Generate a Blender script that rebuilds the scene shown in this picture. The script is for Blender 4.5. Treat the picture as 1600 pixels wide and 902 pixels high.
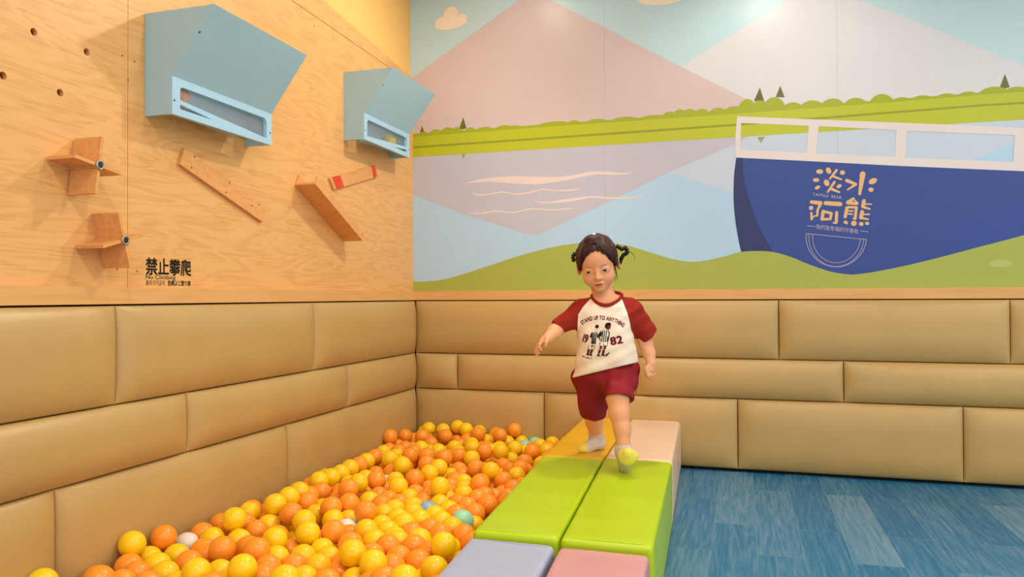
import bpy, bmesh, math, random
import numpy as np
from mathutils import Vector, Matrix, Euler
from mathutils.geometry import tessellate_polygon
from mathutils.bvhtree import BVHTree

for o in list(bpy.data.objects):
    bpy.data.objects.remove(o)
SC = bpy.context.scene
COL = SC.collection
random.seed(7)
PI = math.pi

# ------------------------------------------------------------------ camera
cam_data = bpy.data.cameras.new('camera')
cam_data.sensor_width = 36.0
cam_data.lens = 1181.19 / 1600 * 36.0
cam_data.clip_start = 0.05
cam = bpy.data.objects.new('camera', cam_data)
COL.objects.link(cam)
cam.matrix_world = Matrix(((0.95646791, 0.00699166, 0.29175376, 1.8174),
                           (0.29180991, -0.00916198, -0.95643245, -4.0315),
                           (-0.00401401, 0.99993359, -0.01080338, 0.9),
                           (0, 0, 0, 1)))
SC.camera = cam

# ------------------------------------------------------------------ world, lamps, exposure
SC.view_settings.view_transform = 'Standard'
SC.view_settings.look = 'None'
SC.view_settings.gamma = 1.0
SC.view_settings.exposure = 0.04
SC.view_settings.use_curve_mapping = False
world = bpy.data.worlds.new('room_ambient')
SC.world = world
world.use_nodes = True
world.node_tree.nodes['Background'].inputs[0].default_value = (1.0, 0.97, 0.92, 1)
world.node_tree.nodes['Background'].inputs[1].default_value = 1.28
CEIL = 2.75

def downlight(x, y, power, size=0.13, z=CEIL - 0.03, col=(1.0, 0.91, 0.78), spread=180):
    d = bpy.data.lights.new('downlight', 'AREA')
    d.shape = 'DISK'
    d.size = size
    d.energy = power
    d.color = col
    d.spread = math.radians(spread)
    o = bpy.data.objects.new('downlight', d)
    COL.objects.link(o)
    o.location = (x, y, z)
    return o

for lx, ly, lp in ((0.70, -0.55, 4), (0.90, -1.90, 6), (2.30, -1.90, 14), (3.80, -1.90, 16), (1.30, -3.60, 18), (2.30, -3.60, 16), (3.80, -3.60, 18), (5.40, -1.90, 26), (5.40, -3.60, 34), (5.40, -5.30, 34)):
    downlight(lx, ly, lp * 0.82)

def aimed_spot(x, y, z, aim, power, angle, blend=0.7, col=(1.0, 0.91, 0.78)):
    d = bpy.data.lights.new('aimed_spot', 'SPOT')
    d.energy = power; d.spot_size = math.radians(angle); d.spot_blend = blend; d.shadow_soft_size = 0.05; d.color = col
    o = bpy.data.objects.new('aimed_spot', d); COL.objects.link(o)
    o.location = (x, y, z)
    o.rotation_euler = (Vector(aim) - Vector((x, y, z))).to_track_quat('-Z', 'Y').to_euler()
    return o
aimed_spot(1.45, -0.88, 2.64, (-0.02, -1.85, 0.85), 60, 150, 0.6)  # unseen key lamp placed by the wall shadows, cone shaped to spare the mural
aimed_spot(1.95, -0.75, 2.68, (2.05, 0.02, 1.45), 16, 115)  # unseen spot added to put the glare on the mural

# ------------------------------------------------------------------ materials
def lin(c):
    return tuple(((v / 255) / 12.92 if v / 255 <= 0.04045 else ((v / 255 + 0.055) / 1.055) ** 2.4) for v in c)

class NT:
    def __init__(s, name):
        s.m = bpy.data.materials.new(name); s.m.use_nodes = True
        s.t = s.m.node_tree; s.b = s.t.nodes['Principled BSDF']
    def n(s, typ, **kw):
        nd = s.t.nodes.new(typ)
        for k, v in kw.items():
            if k in nd.inputs: nd.inputs[k].default_value = v
            else: setattr(nd, k, v)
        return nd
    def l(s, a, b): s.t.links.new(a, b)

def mat(name, rgb, rough=0.5, spec=0.4, var=0.06, scale=14.0, bump=0.0, bscale=60.0, sss=0.0, coat=0.0, stretch=(1, 1, 1), metal=0.0):
    T = NT(name)
    c = lin(rgb)
    co = T.n('ShaderNodeTexCoord')
    mp = T.n('ShaderNodeMapping'); mp.inputs['Scale'].default_value = stretch
    T.l(co.outputs['Object'], mp.inputs[0])
    nz = T.n('ShaderNodeTexNoise', Scale=scale, Detail=3.0)
    T.l(mp.outputs[0], nz.inputs['Vector'])
    rp = T.n('ShaderNodeValToRGB')
    rp.color_ramp.elements[0].color = (*[max(0, v * (1 - var)) for v in c], 1)
    rp.color_ramp.elements[1].color = (*[min(1, v * (1 + var)) for v in c], 1)
    rp.color_ramp.elements[0].position = 0.3; rp.color_ramp.elements[1].position = 0.7
    T.l(nz.outputs['Fac'], rp.inputs[0]); T.l(rp.outputs[0], T.b.inputs['Base Color'])
    T.b.inputs['Roughness'].default_value = rough
    T.b.inputs['Specular IOR Level'].default_value = spec
    T.b.inputs['Metallic'].default_value = metal
    if coat: T.b.inputs['Coat Weight'].default_value = coat; T.b.inputs['Coat Roughness'].default_value = 0.12
    if sss:
        T.b.inputs['Subsurface Weight'].default_value = sss
        T.b.inputs['Subsurface Radius'].default_value = (0.02, 0.008, 0.004)
    if bump:
        n2 = T.n('ShaderNodeTexNoise', Scale=bscale, Detail=4.0)
        T.l(mp.outputs[0], n2.inputs['Vector'])
        bp = T.n('ShaderNodeBump', Strength=bump, Distance=0.004)
        T.l(n2.outputs['Fac'], bp.inputs['Height']); T.l(bp.outputs[0], T.b.inputs['Normal'])
    return T.m

def wood(name, light, dark, rough=0.42, st=(1, 0.55, 3.2), sc=3.0):
    """birch plywood: long wavy figure running along the wall, with fine fibre"""
    T = NT(name)
    co = T.n('ShaderNodeTexCoord')
    mp = T.n('ShaderNodeMapping'); mp.inputs['Scale'].default_value = st
    T.l(co.outputs['Object'], mp.inputs[0])
    n1 = T.n('ShaderNodeTexNoise', Scale=sc, Detail=2.0, Distortion=0.9)
    T.l(mp.outputs[0], n1.inputs['Vector'])
    mu = T.n('ShaderNodeMath', operation='MULTIPLY'); mu.inputs[1].default_value = 46.0
    T.l(n1.outputs['Fac'], mu.inputs[0])
    sn = T.n('ShaderNodeMath', operation='SINE'); T.l(mu.outputs[0], sn.inputs[0])
    mr = T.n('ShaderNodeMapRange'); mr.inputs['From Min'].default_value = -1; mr.inputs['From Max'].default_value = 1
    T.l(sn.outputs[0], mr.inputs['Value'])
    n2 = T.n('ShaderNodeTexNoise', Scale=sc * 2.1, Detail=6.0, Roughness=0.65)
    mp2 = T.n('ShaderNodeMapping'); mp2.inputs['Scale'].default_value = (st[0], st[1] * 1.5, st[2] * 8)
    T.l(co.outputs['Object'], mp2.inputs[0]); T.l(mp2.outputs[0], n2.inputs['Vector'])
    mx = T.n('ShaderNodeMath', operation='MULTIPLY_ADD'); mx.inputs[1].default_value = 0.30
    T.l(mr.outputs[0], mx.inputs[0])
    m3 = T.n('ShaderNodeMath', operation='MULTIPLY'); m3.inputs[1].default_value = 1.28
    T.l(n2.outputs['Fac'], m3.inputs[0]); T.l(m3.outputs[0], mx.inputs[2])
    rp = T.n('ShaderNodeValToRGB')
    rp.color_ramp.elements[0].position = 0.10; rp.color_ramp.elements[1].position = 0.86
    rp.color_ramp.elements[0].color = (*lin(dark), 1); rp.color_ramp.elements[1].color = (*lin(light), 1)
    T.l(mx.outputs[0], rp.inputs[0]); T.l(rp.outputs[0], T.b.inputs['Base Color'])
    T.b.inputs['Roughness'].default_value = rough
    T.b.inputs['Specular IOR Level'].default_value = 0.3
    return T.m

def plank_floor():
    T = NT('blue_vinyl_planks')
    co = T.n('ShaderNodeTexCoord')
    sp = T.n('ShaderNodeSeparateXYZ'); T.l(co.outputs['Object'], sp.inputs[0])
    cb = T.n('ShaderNodeCombineXYZ'); T.l(sp.outputs[1], cb.inputs[0]); T.l(sp.outputs[0], cb.inputs[1])
    br = T.n('ShaderNodeTexBrick')
    br.offset = 0.37; br.offset_frequency = 2
    br.inputs['Scale'].default_value = 1.0
    br.inputs['Brick Width'].default_value = 0.92
    br.inputs['Row Height'].default_value = 0.155
    br.inputs['Mortar Size'].default_value = 0.0012
    br.inputs['Mortar Smooth'].default_value = 0.2
    br.inputs['Color1'].default_value = (0, 0, 0, 1); br.inputs['Color2'].default_value = (1, 1, 1, 1)
    br.inputs['Mortar'].default_value = (0.2, 0.2, 0.2, 1)
    T.l(cb.outputs[0], br.inputs['Vector'])
    # offset grain per plank
    mpv = T.n('ShaderNodeMapping'); mpv.inputs['Scale'].default_value = (0.8, 8.0, 1)
    ad = T.n('ShaderNodeVectorMath', operation='ADD')
    T.l(cb.outputs[0], ad.inputs[0])
    sc = T.n('ShaderNodeVectorMath', operation='SCALE'); sc.inputs['Scale'].default_value = 7.0
    T.l(br.outputs['Color'], sc.inputs[0]); T.l(sc.outputs[0], ad.inputs[1])
    T.l(ad.outputs[0], mpv.inputs[0])
    n1 = T.n('ShaderNodeTexNoise', Scale=1.2, Detail=2.0, Distortion=0.3); T.l(mpv.outputs[0], n1.inputs['Vector'])
    mu = T.n('ShaderNodeMath', operation='MULTIPLY'); mu.inputs[1].default_value = 60.0; T.l(n1.outputs['Fac'], mu.inputs[0])
    sn = T.n('ShaderNodeMath', operation='SINE'); T.l(mu.outputs[0], sn.inputs[0])
    n2 = T.n('ShaderNodeTexNoise', Scale=5.0, Detail=6.0, Roughness=0.7); 
    mp2 = T.n('ShaderNodeMapping'); mp2.inputs['Scale'].default_value = (1.0, 16.0, 1)
    T.l(ad.outputs[0], mp2.inputs[0]); T.l(mp2.outputs[0], n2.inputs['Vector'])
    a1 = T.n('ShaderNodeMath', operation='MULTIPLY_ADD'); a1.inputs[1].default_value = 0.055; T.l(sn.outputs[0], a1.inputs[0])
    a0 = T.n('ShaderNodeMath', operation='MULTIPLY_ADD'); a0.inputs[1].default_value = 0.34; T.l(br.outputs['Color'], a0.inputs[0])
    T.l(n2.outputs['Fac'], a0.inputs[2]); T.l(a0.outputs[0], a1.inputs[2])
    rp = T.n('ShaderNodeValToRGB')
    e = rp.color_ramp.elements
    e[0].position = 0.25; e[0].color = (*lin((8, 86, 132)), 1)
    e[1].position = 0.95; e[1].color = (*lin((104, 142, 166)), 1)
    m = e.new(0.56); m.color = (*lin((44, 112, 150)), 1)
    T.l(a1.outputs[0], rp.inputs[0])
    mx = T.n('ShaderNodeMix', data_type='RGBA'); 
    T.l(br.outputs['Fac'], mx.inputs[0]); T.l(rp.outputs[0], mx.inputs[6]); mx.inputs[7].default_value = (*lin((96, 136, 158)), 1)
    T.l(mx.outputs[2], T.b.inputs['Base Color'])
    T.b.inputs['Roughness'].default_value = 0.45; T.b.inputs['Specular IOR Level'].default_value = 0.25
    return T.m

M = {}
M['ply'] = wood('birch_plywood', (230, 176, 110), (200, 140, 76))
M['ledge'] = wood('birch_ledge', (224, 172, 108), (206, 150, 86), st=(0.6, 0.6, 4.0), sc=1.6)
M['birch'] = wood('birch_board', (226, 164, 100), (204, 138, 76), st=(2, 2, 2), sc=4.0)
M['wall_yellow'] = mat('yellow_wall_paint', (246, 194, 112), 0.6, 0.25, 0.02)
M['ceiling'] = mat('white_ceiling_paint', (240, 232, 218), 0.8, 0.2, 0.02)
M['backing'] = mat('dark_backing_board', (60, 40, 26), 0.8, 0.1)
M['pad'] = mat('tan_leatherette', (190, 156, 96), 0.33, 0.5, 0.035, 5.0, 0.10, 420)
M['floor'] = plank_floor()
M['dark'] = mat('dark_screw_head', (38, 30, 28), 0.4, 0.5)
M['blue'] = mat('pale_blue_laminate', (164, 202, 216), 0.42, 0.35, 0.02, 8)
M['blue_edge'] = mat('pale_blue_front_laminate', (166, 203, 226), 0.42, 0.35, 0.015, 8)
M['steel'] = mat('bolt_steel', (170, 160, 150), 0.3, 0.6, metal=0.8)
M['red_tape'] = mat('red_tape', (222, 70, 44), 0.5, 0.3)
M['shade_mark_brown'] = mat('hole_shade_mark_brown', (120, 62, 34), 0.8, 0.1)  # brown for the shade painted into the peg holes, and for screw marks

def acrylic():
    T = NT('clear_acrylic')
    T.t.nodes.remove(T.b)
    out = T.t.nodes['Material Output']
    tr = T.n('ShaderNodeBsdfTransparent'); tr.inputs[0].default_value = (0.93, 0.95, 0.96, 1)
    gl = T.n('ShaderNodeBsdfGlossy'); gl.inputs['Roughness'].default_value = 0.12
    df = T.n('ShaderNodeBsdfDiffuse'); df.inputs[0].default_value = (0.62, 0.60, 0.68, 1)
    m1 = T.n('ShaderNodeMixShader'); m1.inputs[0].default_value = 0.10
    T.l(tr.outputs[0], m1.inputs[1]); T.l(df.outputs[0], m1.inputs[2])
    m2 = T.n('ShaderNodeMixShader'); m2.inputs[0].default_value = 0.05
    T.l(m1.outputs[0], m2.inputs[1]); T.l(gl.outputs[0], m2.inputs[2])
    T.l(m2.outputs[0], out.inputs[0])
    return T.m
M['acrylic'] = acrylic()

def plastic(name, rgb):
    T = NT(name)
    c = lin(rgb)
    oi = T.n('ShaderNodeObjectInfo')
    hs = T.n('ShaderNodeHueSaturation'); hs.inputs['Color'].default_value = (*c, 1)
    mr = T.n('ShaderNodeMapRange'); mr.inputs['To Min'].default_value = 0.93; mr.inputs['To Max'].default_value = 1.05
    T.l(oi.outputs['Random'], mr.inputs['Value']); T.l(mr.outputs[0], hs.inputs['Value'])
    T.l(hs.outputs[0], T.b.inputs['Base Color'])
    T.b.inputs['Roughness'].default_value = 0.25
    T.b.inputs['Specular IOR Level'].default_value = 0.45
    T.b.inputs['Subsurface Weight'].default_value = 0.30
    T.b.inputs['Subsurface Radius'].default_value = (0.02, 0.012, 0.004)
    return T.m
BALLMAT = {'o': plastic('orange_plastic', (255, 158, 44)), 'y': plastic('yellow_plastic', (255, 207, 22)),
           'g': plastic('mint_plastic', (160, 222, 190)), 'b': plastic('sky_blue_plastic', (140, 188, 226)),
           'w': plastic('white_plastic', (240, 228, 220))}

# ------------------------------------------------------------------ mesh helpers
def obj(name, V, F, mats, parent=None, smooth=False, loc=None, fm=None):
    me = bpy.data.meshes.new(name)
    me.from_pydata([tuple(map(float, v)) for v in V], [], [list(map(int, f)) for f in F])
    for m_ in (mats if isinstance(mats, (list, tuple)) else [mats]):
        me.materials.append(m_)
    if fm is not None: me.polygons.foreach_set('material_index', np.array(fm, dtype=np.int32))
    if smooth: me.polygons.foreach_set('use_smooth', np.ones(len(me.polygons), dtype=bool))
    me.update()
    o = bpy.data.objects.new(name, me); COL.objects.link(o)
    if parent is not None: o.parent = parent
    if loc is not None: o.location = loc
    return o

def from_bm(name, bm, mats, parent=None, smooth=False, loc=None):
    me = bpy.data.meshes.new(name); bm.to_mesh(me); bm.free()
    for m_ in (mats if isinstance(mats, (list, tuple)) else [mats]): me.materials.append(m_)
    if smooth: me.polygons.foreach_set('use_smooth', np.ones(len(me.polygons), dtype=bool))
    o = bpy.data.objects.new(name, me); COL.objects.link(o)
    if parent is not None: o.parent = parent
    if loc is not None: o.location = loc
    return o

def tag(o, label=None, cat=None, group=None, kind=None):
    if label: o['label'] = label
    if cat: o['category'] = cat
    if group: o['group'] = group
    if kind: o['kind'] = kind
    return o

def bm_box(bm, lo, hi, bevel=0.0, seg=2, mi=0):
    r = bmesh.ops.create_cube(bm, size=1.0)
    vs = r['verts']
    for v in vs:
        v.co = Vector([lo[i] + (v.co[i] + 0.5) * (hi[i] - lo[i]) for i in range(3)])
    fs = list({f for v in vs for f in v.link_faces})
    for f in fs: f.material_index = mi
    if bevel:
        es = list({e for v in vs for e in v.link_edges})
        bmesh.ops.bevel(bm, geom=es, offset=bevel, segments=seg, profile=0.7, affect='EDGES')

def plate(loops, f0, f1, rim=True):
    """solid sheet: outline loops[0] with holes loops[1:], front mapping f0(a,b) and back mapping f1(a,b)"""
    pts = [p for l in loops for p in l]
    tris = tessellate_polygon([[Vector((p[0], p[1], 0)) for p in l] for l in loops])
    n = len(pts)
    V = [f0(*p) for p in pts] + [f1(*p) for p in pts]
    F = [tuple(t) for t in tris] + [tuple(n + i for i in reversed(t)) for t in tris]
    if rim:
        k = 0
        for l in loops:
            m_ = len(l)
            for i in range(m_):
                a, b = k + i, k + (i + 1) % m_
                F.append((a, b, n + b, n + a))
            k += m_
    return V, F

def fix_normals(o):
    bm = bmesh.new(); bm.from_mesh(o.data)
    bmesh.ops.remove_doubles(bm, verts=bm.verts, dist=1e-6)
    bmesh.ops.recalc_face_normals(bm, faces=bm.faces)
    bm.to_mesh(o.data); bm.free()
    return o

def tube(pts, rad, n=8, closed=False, squash=None):
    """swept round tube; rad is a number or a list"""
    P = [Vector(p) for p in pts]; m_ = len(P)
    R = rad if isinstance(rad, (list, tuple)) else [rad] * m_
    V, F = [], []
    up = Vector((0.13, 0.21, 1)).normalized()
    for i in range(m_):
        a = P[i - 1] if (i > 0 or closed) else P[0]
        b = P[(i + 1) % m_] if (i < m_ - 1 or closed) else P[-1]
        t = (b - a).normalized()
        s = t.cross(up)
        if s.length < 1e-4: s = t.cross(Vector((1, 0, 0)))
        s.normalize(); w = s.cross(t)
        for k in range(n):
            c = 2 * PI * k / n
            V.append(P[i] + (s * math.cos(c) + w * math.sin(c)) * R[i])
    for i in range(m_ if closed else m_ - 1):
        j = (i + 1) % m_
        for k in range(n):
            F.append((i * n + k, i * n + (k + 1) % n, j * n + (k + 1) % n, j * n + k))
    if not closed:
        F.append(tuple(range(n - 1, -1, -1))); F.append(tuple((m_ - 1) * n + k for k in range(n)))
    return V, F

def join(parts):
    V, F = [], []
    for v, f in parts:
        k = len(V); V += list(v); F += [tuple(i + k for i in q) for q in f]
    return V, F

def spline(pts, n=6):
    P = [Vector(p) for p in pts]; out = []
    for i in range(len(P) - 1):
        p0, p1, p2, p3 = P[max(i - 1, 0)], P[i], P[i + 1], P[min(i + 2, len(P) - 1)]
        for k in range(n):
            t = k / n
            out.append(0.5 * ((2 * p1) + (p2 - p0) * t + (2 * p0 - 5 * p1 + 4 * p2 - p3) * t * t + (3 * p1 - p0 - 3 * p2 + p3) * t ** 3))
    out.append(P[-1]); return out

def cyl(a, b, r, n=14):
    return tube([a, b], r, n)

def text_mesh(s, size, off=0.0, shear=0.0, align='LEFT', space=1.0):
    cu = bpy.data.curves.new('lettering_curve', 'FONT')
    cu.body = s; cu.size = size; cu.offset = off; cu.shear = shear; cu.align_x = align; cu.space_character = space
    cu.resolution_u = 3
    o = bpy.data.objects.new('lettering_curve', cu); COL.objects.link(o)
    dg = bpy.context.evaluated_depsgraph_get()
    me = o.evaluated_get(dg).to_mesh()
    V = [(v.co.x, v.co.y) for v in me.vertices]; F = [tuple(p.vertices) for p in me.polygons]
    o.evaluated_get(dg).to_mesh_clear()
    bpy.data.objects.remove(o); bpy.data.curves.remove(cu)
    return V, F

def text_fit(s, x0, x1, y0, y1, off=0.0):
    """lettering stretched into a box given in the surface's own metres"""
    V, F = text_mesh(s, 1.0, off)
    a = np.array(V); lo, hi = a.min(0), a.max(0)
    W_ = [(x0 + (p[0] - lo[0]) / (hi[0] - lo[0]) * (x1 - x0), y0 + (p[1] - lo[1]) / (hi[1] - lo[1]) * (y1 - y0)) for p in V]
    return W_, F

# ------------------------------------------------------------------ room shell
Y0, X1 = -4.9, 6.4
fl = bmesh.new(); bm_box(fl, (-0.2, Y0 - 1.2, -0.05), (X1, 0.2, 0.0))
tag(from_bm('floor', fl, M['floor']), 'blue wood-look plank floor of the play room', 'floor', kind='structure')
ce = bmesh.new(); bm_box(ce, (-0.2, Y0 - 1.2, CEIL), (X1, 0.2, CEIL + 0.05))
tag(from_bm('ceiling', ce, M['ceiling']), 'plain white ceiling above the play room', 'ceiling', kind='structure')
wl = bmesh.new()
bm_box(wl, (-0.2, Y0, 0.90), (-0.036, 0.036, CEIL), mi=0)
bm_box(wl, (-0.2, Y0, 0.0), (-0.055, 0.2, 0.90), mi=1)
wall_l = tag(from_bm('wall_left', wl, [M['wall_yellow'], M['backing']]), 'left wall painted yellow above plywood sheets', 'wall', kind='structure')
wb = bmesh.new()
bm_box(wb, (-0.2, 0.024, 0.90), (X1, 0.2, CEIL), mi=0)
bm_box(wb, (-0.055, 0.055, 0.0), (X1, 0.2, 0.90), mi=1)
wall_b = tag(from_bm('wall_back', wb, [M['wall_yellow'], M['backing']]), 'back wall carrying the printed mural', 'wall', kind='structure')

LXW = -0.02   # face of the plywood sheets
def ring2(cy, cz, r, n=18): return [(cy + r * math.cos(2 * PI * i / n), cz + r * math.sin(2 * PI * i / n)) for i in range(n)]
def ply(loops, nm='plywood_sheet'):
    V, F = plate(loops, lambda a, b: (LXW, a, b), lambda a, b: (-0.036, a, b))
    return fix_normals(obj(nm, V, F, M['ply'], wall_l))
HOLES = [(-2.452, 1.625), (-2.279, 1.624), (-2.541, 1.481), (-2.369, 1.481)]
pl_near = ply([[(Y0, 0.934), (-2.1245, 0.934), (-2.1245, CEIL - 0.01), (Y0, CEIL - 0.01)]] + [ring2(a, b, 0.0105) for a, b in HOLES])
V, F = join([cyl((-0.0359, a, b), (-0.0335, a, b), 0.0103) for a, b in HOLES])
obj('peg_hole_shade', V, F, M['shade_mark_brown'], wall_l)  # brown discs paint the inner shade of the holes
ply([[(-2.1225, 0.934), (0.019, 0.934), (0.019, 2.147), (-2.1225, 2.190)]])
ply([[(-2.1225, 2.193), (0.019, 2.150), (0.019, 2.179), (-0.969, 2.270), (-2.1225, 2.376)]])
# small filled screw marks on the sheets
marks = [(-2.1462,1.6536),(-2.0971,1.6502),(-2.123,1.5841),(-2.1649,0.9889),(-2.0853,0.9855),(-1.0452,2.1224),(-1.3383,1.9344),(-1.0361,1.4133)]
V, F = join([cyl((LXW - 0.001, a, b), (LXW + 0.0006, a, b), 0.0028, 8) for a, b in marks])
obj('screw_mark', V, F, M['shade_mark_brown'], wall_l)

def box_obj(name, lo, hi, m_, bevel=0.002, parent=None):
    bm = bmesh.new(); bm_box(bm, lo, hi, bevel); return from_bm(name, bm, m_, parent)
tag(box_obj('trim_1', (-0.05, Y0, 0.882), (0.006, -0.0065, 0.934), M['ledge']), 'birch ledge capping the padding on the left wall', 'ledge', kind='structure')
tag(box_obj('trim_2', (-0.05, -0.006, 0.882), (X1, 0.05, 0.934), M['ledge']), 'birch ledge capping the padding on the back wall', 'ledge', kind='structure')

# ------------------------------------------------------------------ padded wall panels
def pad(side, a0, a1, z0, z1, label, B=0.042, R=0.115):
    g = 0.0015
    a0 += g; a1 -= g; z0 += g; z1 -= g
    def samples(lo, hi):
        L = hi - lo; e = [0, .002, .005, .010, .017, .026, .037, .05, .063, .080, .098, .118]
        e = [x for x in e if x < L / 2 * 0.98]
        mid = np.linspace(e[-1], L - e[-1], 8)[1:-1]
        return [lo + x for x in e] + [lo + x for x in mid] + [hi - x for x in reversed(e)]
    A, Z = samples(a0, a1), samples(z0, z1)
    def prof(s, r): t = min(max(s / r, 0), 1); return (1 - (1 - t) ** 2.2) ** (1 / 1.75)
    V, F = [], []
    rz = min(R, (z1 - z0) * 0.42)
    for z in Z:
        for a in A:
            ha = prof(min(a - a0, a1 - a), R); hz = prof(min(z - z0, z1 - z), rz)
            cen = math.sin(PI * (z - z0) / (z1 - z0)) * math.sin(PI * (a - a0) / (a1 - a0))
            d = B * ha * hz * (0.80 + 0.20 * cen) - 0.001
            V.append((d, a, z) if side == 'L' else (a, -d, z))
    n = len(A); m_ = len(Z)
    for j in range(m_ - 1):
        for i in range(n - 1):
            q = (j * n + i, j * n + i + 1, (j + 1) * n + i + 1, (j + 1) * n + i)
            F.append(q)
    rim = [i for i in range(n)] + [j * n + n - 1 for j in range(1, m_)] + [(m_ - 1) * n + i for i in range(n - 2, -1, -1)] + [j * n for j in range(m_ - 2, 0, -1)]
    k = len(V)
    for r in rim:
        v = V[r]; V.append((-0.052, v[1], v[2]) if side == 'L' else (v[0], 0.052, v[2]))
    for i in range(len(rim)):
        j = (i + 1) % len(rim); F.append((rim[j], rim[i], k + i, k + j))
    F.append(tuple(range(k, k + len(rim))))
    o = obj('padded_wall_panel', V, F, M['pad'], smooth=True)
    fix_normals(o)
    me = o.data
    for p in me.polygons:
        if len(p.vertices) > 4: p.use_smooth = False
    return tag(o, label, 'wall padding', 'padded leatherette wall panels')

ZR = [0.016, 0.3739, 0.5779, 0.8785]
LROW = {2: [-4.4, -3.29, -2.192, -1.091, -0.002], 1: [-4.1, -2.98, -1.887, -0.797, -0.002], 0: [-3.51, -2.402, -1.297, -0.002]}
BROW = {2: [0.002, 0.982, 1.990, 3.004, 4.02], 1: [0.002, 0.262, 1.271, 2.289, 3.31, 4.1], 0: [0.002, 0.770, 1.789, 2.807, 3.82]}
LLAB = {(2, 3): 'tan padded panel in the top row of the left wall touching the room corner',
        (2, 2): 'long tan padded panel in the top row of the left wall below the No Climbing lettering',
        (2, 1): 'tan padded panel in the top row of the left wall cut by the left edge of the photo',
        (1, 3): 'tan padded panel in the thin middle row of the left wall touching the room corner',
        (1, 2): 'long tan padded panel in the thin middle row of the left wall, second from the corner',
        (1, 1): 'tan padded panel in the thin middle row of the left wall cut by the left edge of the photo',
        (0, 2): 'tan padded panel in the bottom row of the left wall in the corner behind the balls',
        (0, 1): 'tan padded panel in the bottom row of the left wall behind the white ball',
        (0, 0): 'tan padded panel in the bottom row of the left wall at the lower left edge of the photo'}
BLAB = {(2, 0): 'tan padded panel in the top row of the back wall between the corner and the child',
        (2, 1): 'tan padded panel in the top row of the back wall just right of the child',
        (2, 2): 'tan padded panel in the top row of the back wall, second right of the child',
        (2, 3): 'tan padded panel in the top row of the back wall cut by the right edge of the photo',
        (1, 0): 'short tan padded panel in the thin middle row of the back wall in the corner',
        (1, 1): 'tan padded panel in the thin middle row of the back wall left of and behind the child',
        (1, 2): 'tan padded panel in the thin middle row of the back wall directly right of the child',
        (1, 3): 'tan padded panel in the thin middle row of the back wall at the right edge of the photo',
        (0, 0): 'tan padded panel in the bottom row of the back wall behind the far end of the balls',
        (0, 1): 'tan padded panel in the bottom row of the back wall behind the yellow and peach blocks',
        (0, 2): 'tan padded panel in the bottom row of the back wall standing fully above the blue floor',
        (0, 3): 'tan padded panel in the bottom row of the back wall at the right edge of the photo'}
for r in LROW:
    for i in range(len(LROW[r]) - 1):
        if (r, i) in LLAB: pad('L', LROW[r][i], LROW[r][i + 1], ZR[r], ZR[r + 1], LLAB[(r, i)])
for r in BROW:
    for i in range(len(BROW[r]) - 1):
        if (r, i) in BLAB: pad('B', BROW[r][i], BROW[r][i + 1], ZR[r], ZR[r + 1], BLAB[(r, i)])

# ------------------------------------------------------------------ printed mural on the back wall
MYW = 0.0195
def print_mat(name, rgb): return mat('print_' + name, rgb, 0.34, 0.35, 0.012, 5)
PM = {k: print_mat(k, c) for k, c in {
    'sky': (192, 222, 230), 'mountain': (212, 193, 193), 'far_mountain': (218, 218, 224), 'lake': (178, 211, 238),
    'mountain_mirror': (192, 191, 206), 'far_mirror': (196, 210, 228), 'bank': (186, 194, 46), 'bush': (164, 176, 42),
    'stripe': (150, 158, 40), 'tree': (104, 108, 46), 'tree_mirror': (150, 160, 110), 'wave': (228, 212, 208),
    'hill': (166, 176, 78), 'patch': (182, 186, 110), 'cloud': (250, 232, 212), 'hull': (48, 73, 148),
    'hull_dark': (42, 54, 106), 'rail': (226, 216, 216), 'letter': (226, 180, 122), 'fine_line': (180, 168, 176), 'seam': (176, 170, 168)}.items()}
class Print:
    """flat printed shapes, layer over layer"""
    def __init__(s): s.V, s.F, s.I, s.mats = [], [], [], []
    def add(s, pts, key, layer, holes=(), tris=None):
        m_ = PM[key]
        if m_ not in s.mats: s.mats.append(m_)
        k = len(s.V); allp = [p for l in [pts, *holes] for p in l]
        y = MYW - layer * 0.00025
        s.V += [(p[0], y, p[1]) for p in allp]
        if tris is None:
            tris = tessellate_polygon([[Vector((p[0], p[1], 0)) for p in l] for l in [pts, *holes]])
        for t in tris:
            q = [k + i for i in t]
            a, b, c = [Vector(s.V[i]) for i in q[:3]]
            if (b - a).cross(c - a).y > 0: q.reverse()
            s.F.append(q); s.I.append(s.mats.index(m_))
    def build(s, name, parent=None): return obj(name, s.V, s.F, s.mats, parent, fm=s.I)
def oval(cx, cz, rx, rz, n=22, a0=0.0, a1=2 * PI):
    return [(cx + rx * math.cos(a0 + (a1 - a0) * i / n), cz + rz * math.sin(a0 + (a1 - a0) * i / n)) for i in range(n)]
def smooth2(pts, n=7):
    return [(p.x, p.y) for p in spline([(a, b, 0) for a, b in pts], n)]
mz = 0.934
XR = 6.3
mu = Print()
XL = -0.0358
mu.add([(XL, mz), (XR, mz), (XR, CEIL - 0.003), (XL, CEIL - 0.003)], 'sky', 0)
mu.add([(1.5155,2.1074),(1.9511,2.3449),(2.2186,2.4909),(2.2719,2.4969),(2.3411,2.3671),(2.524,2.2827),(3.0775,1.9651),(3.4745,1.749),(3.473,1.6048),(1.5126,1.6488)], 'far_mountain', 1)
m1 = [(-0.0408,2.1769),(0.6296,2.5643),(0.6857,2.6007),(0.7227,2.6105),(0.7595,2.5917),(0.8124,2.5425),(1.5188,2.1037),(1.8233,1.9204),(2.2477,1.685),(2.2471,1.6053),(-0.0423,1.6583)]
mu.add([(max(p[0], XL), p[1]) for p in m1], 'mountain', 2)
lk = [(-0.0421,1.7184),(1.8845,1.7153),(3.0751,1.7144),(3.4742,1.7144),(3.4654,0.894),(-0.0444,0.909)]
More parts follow.
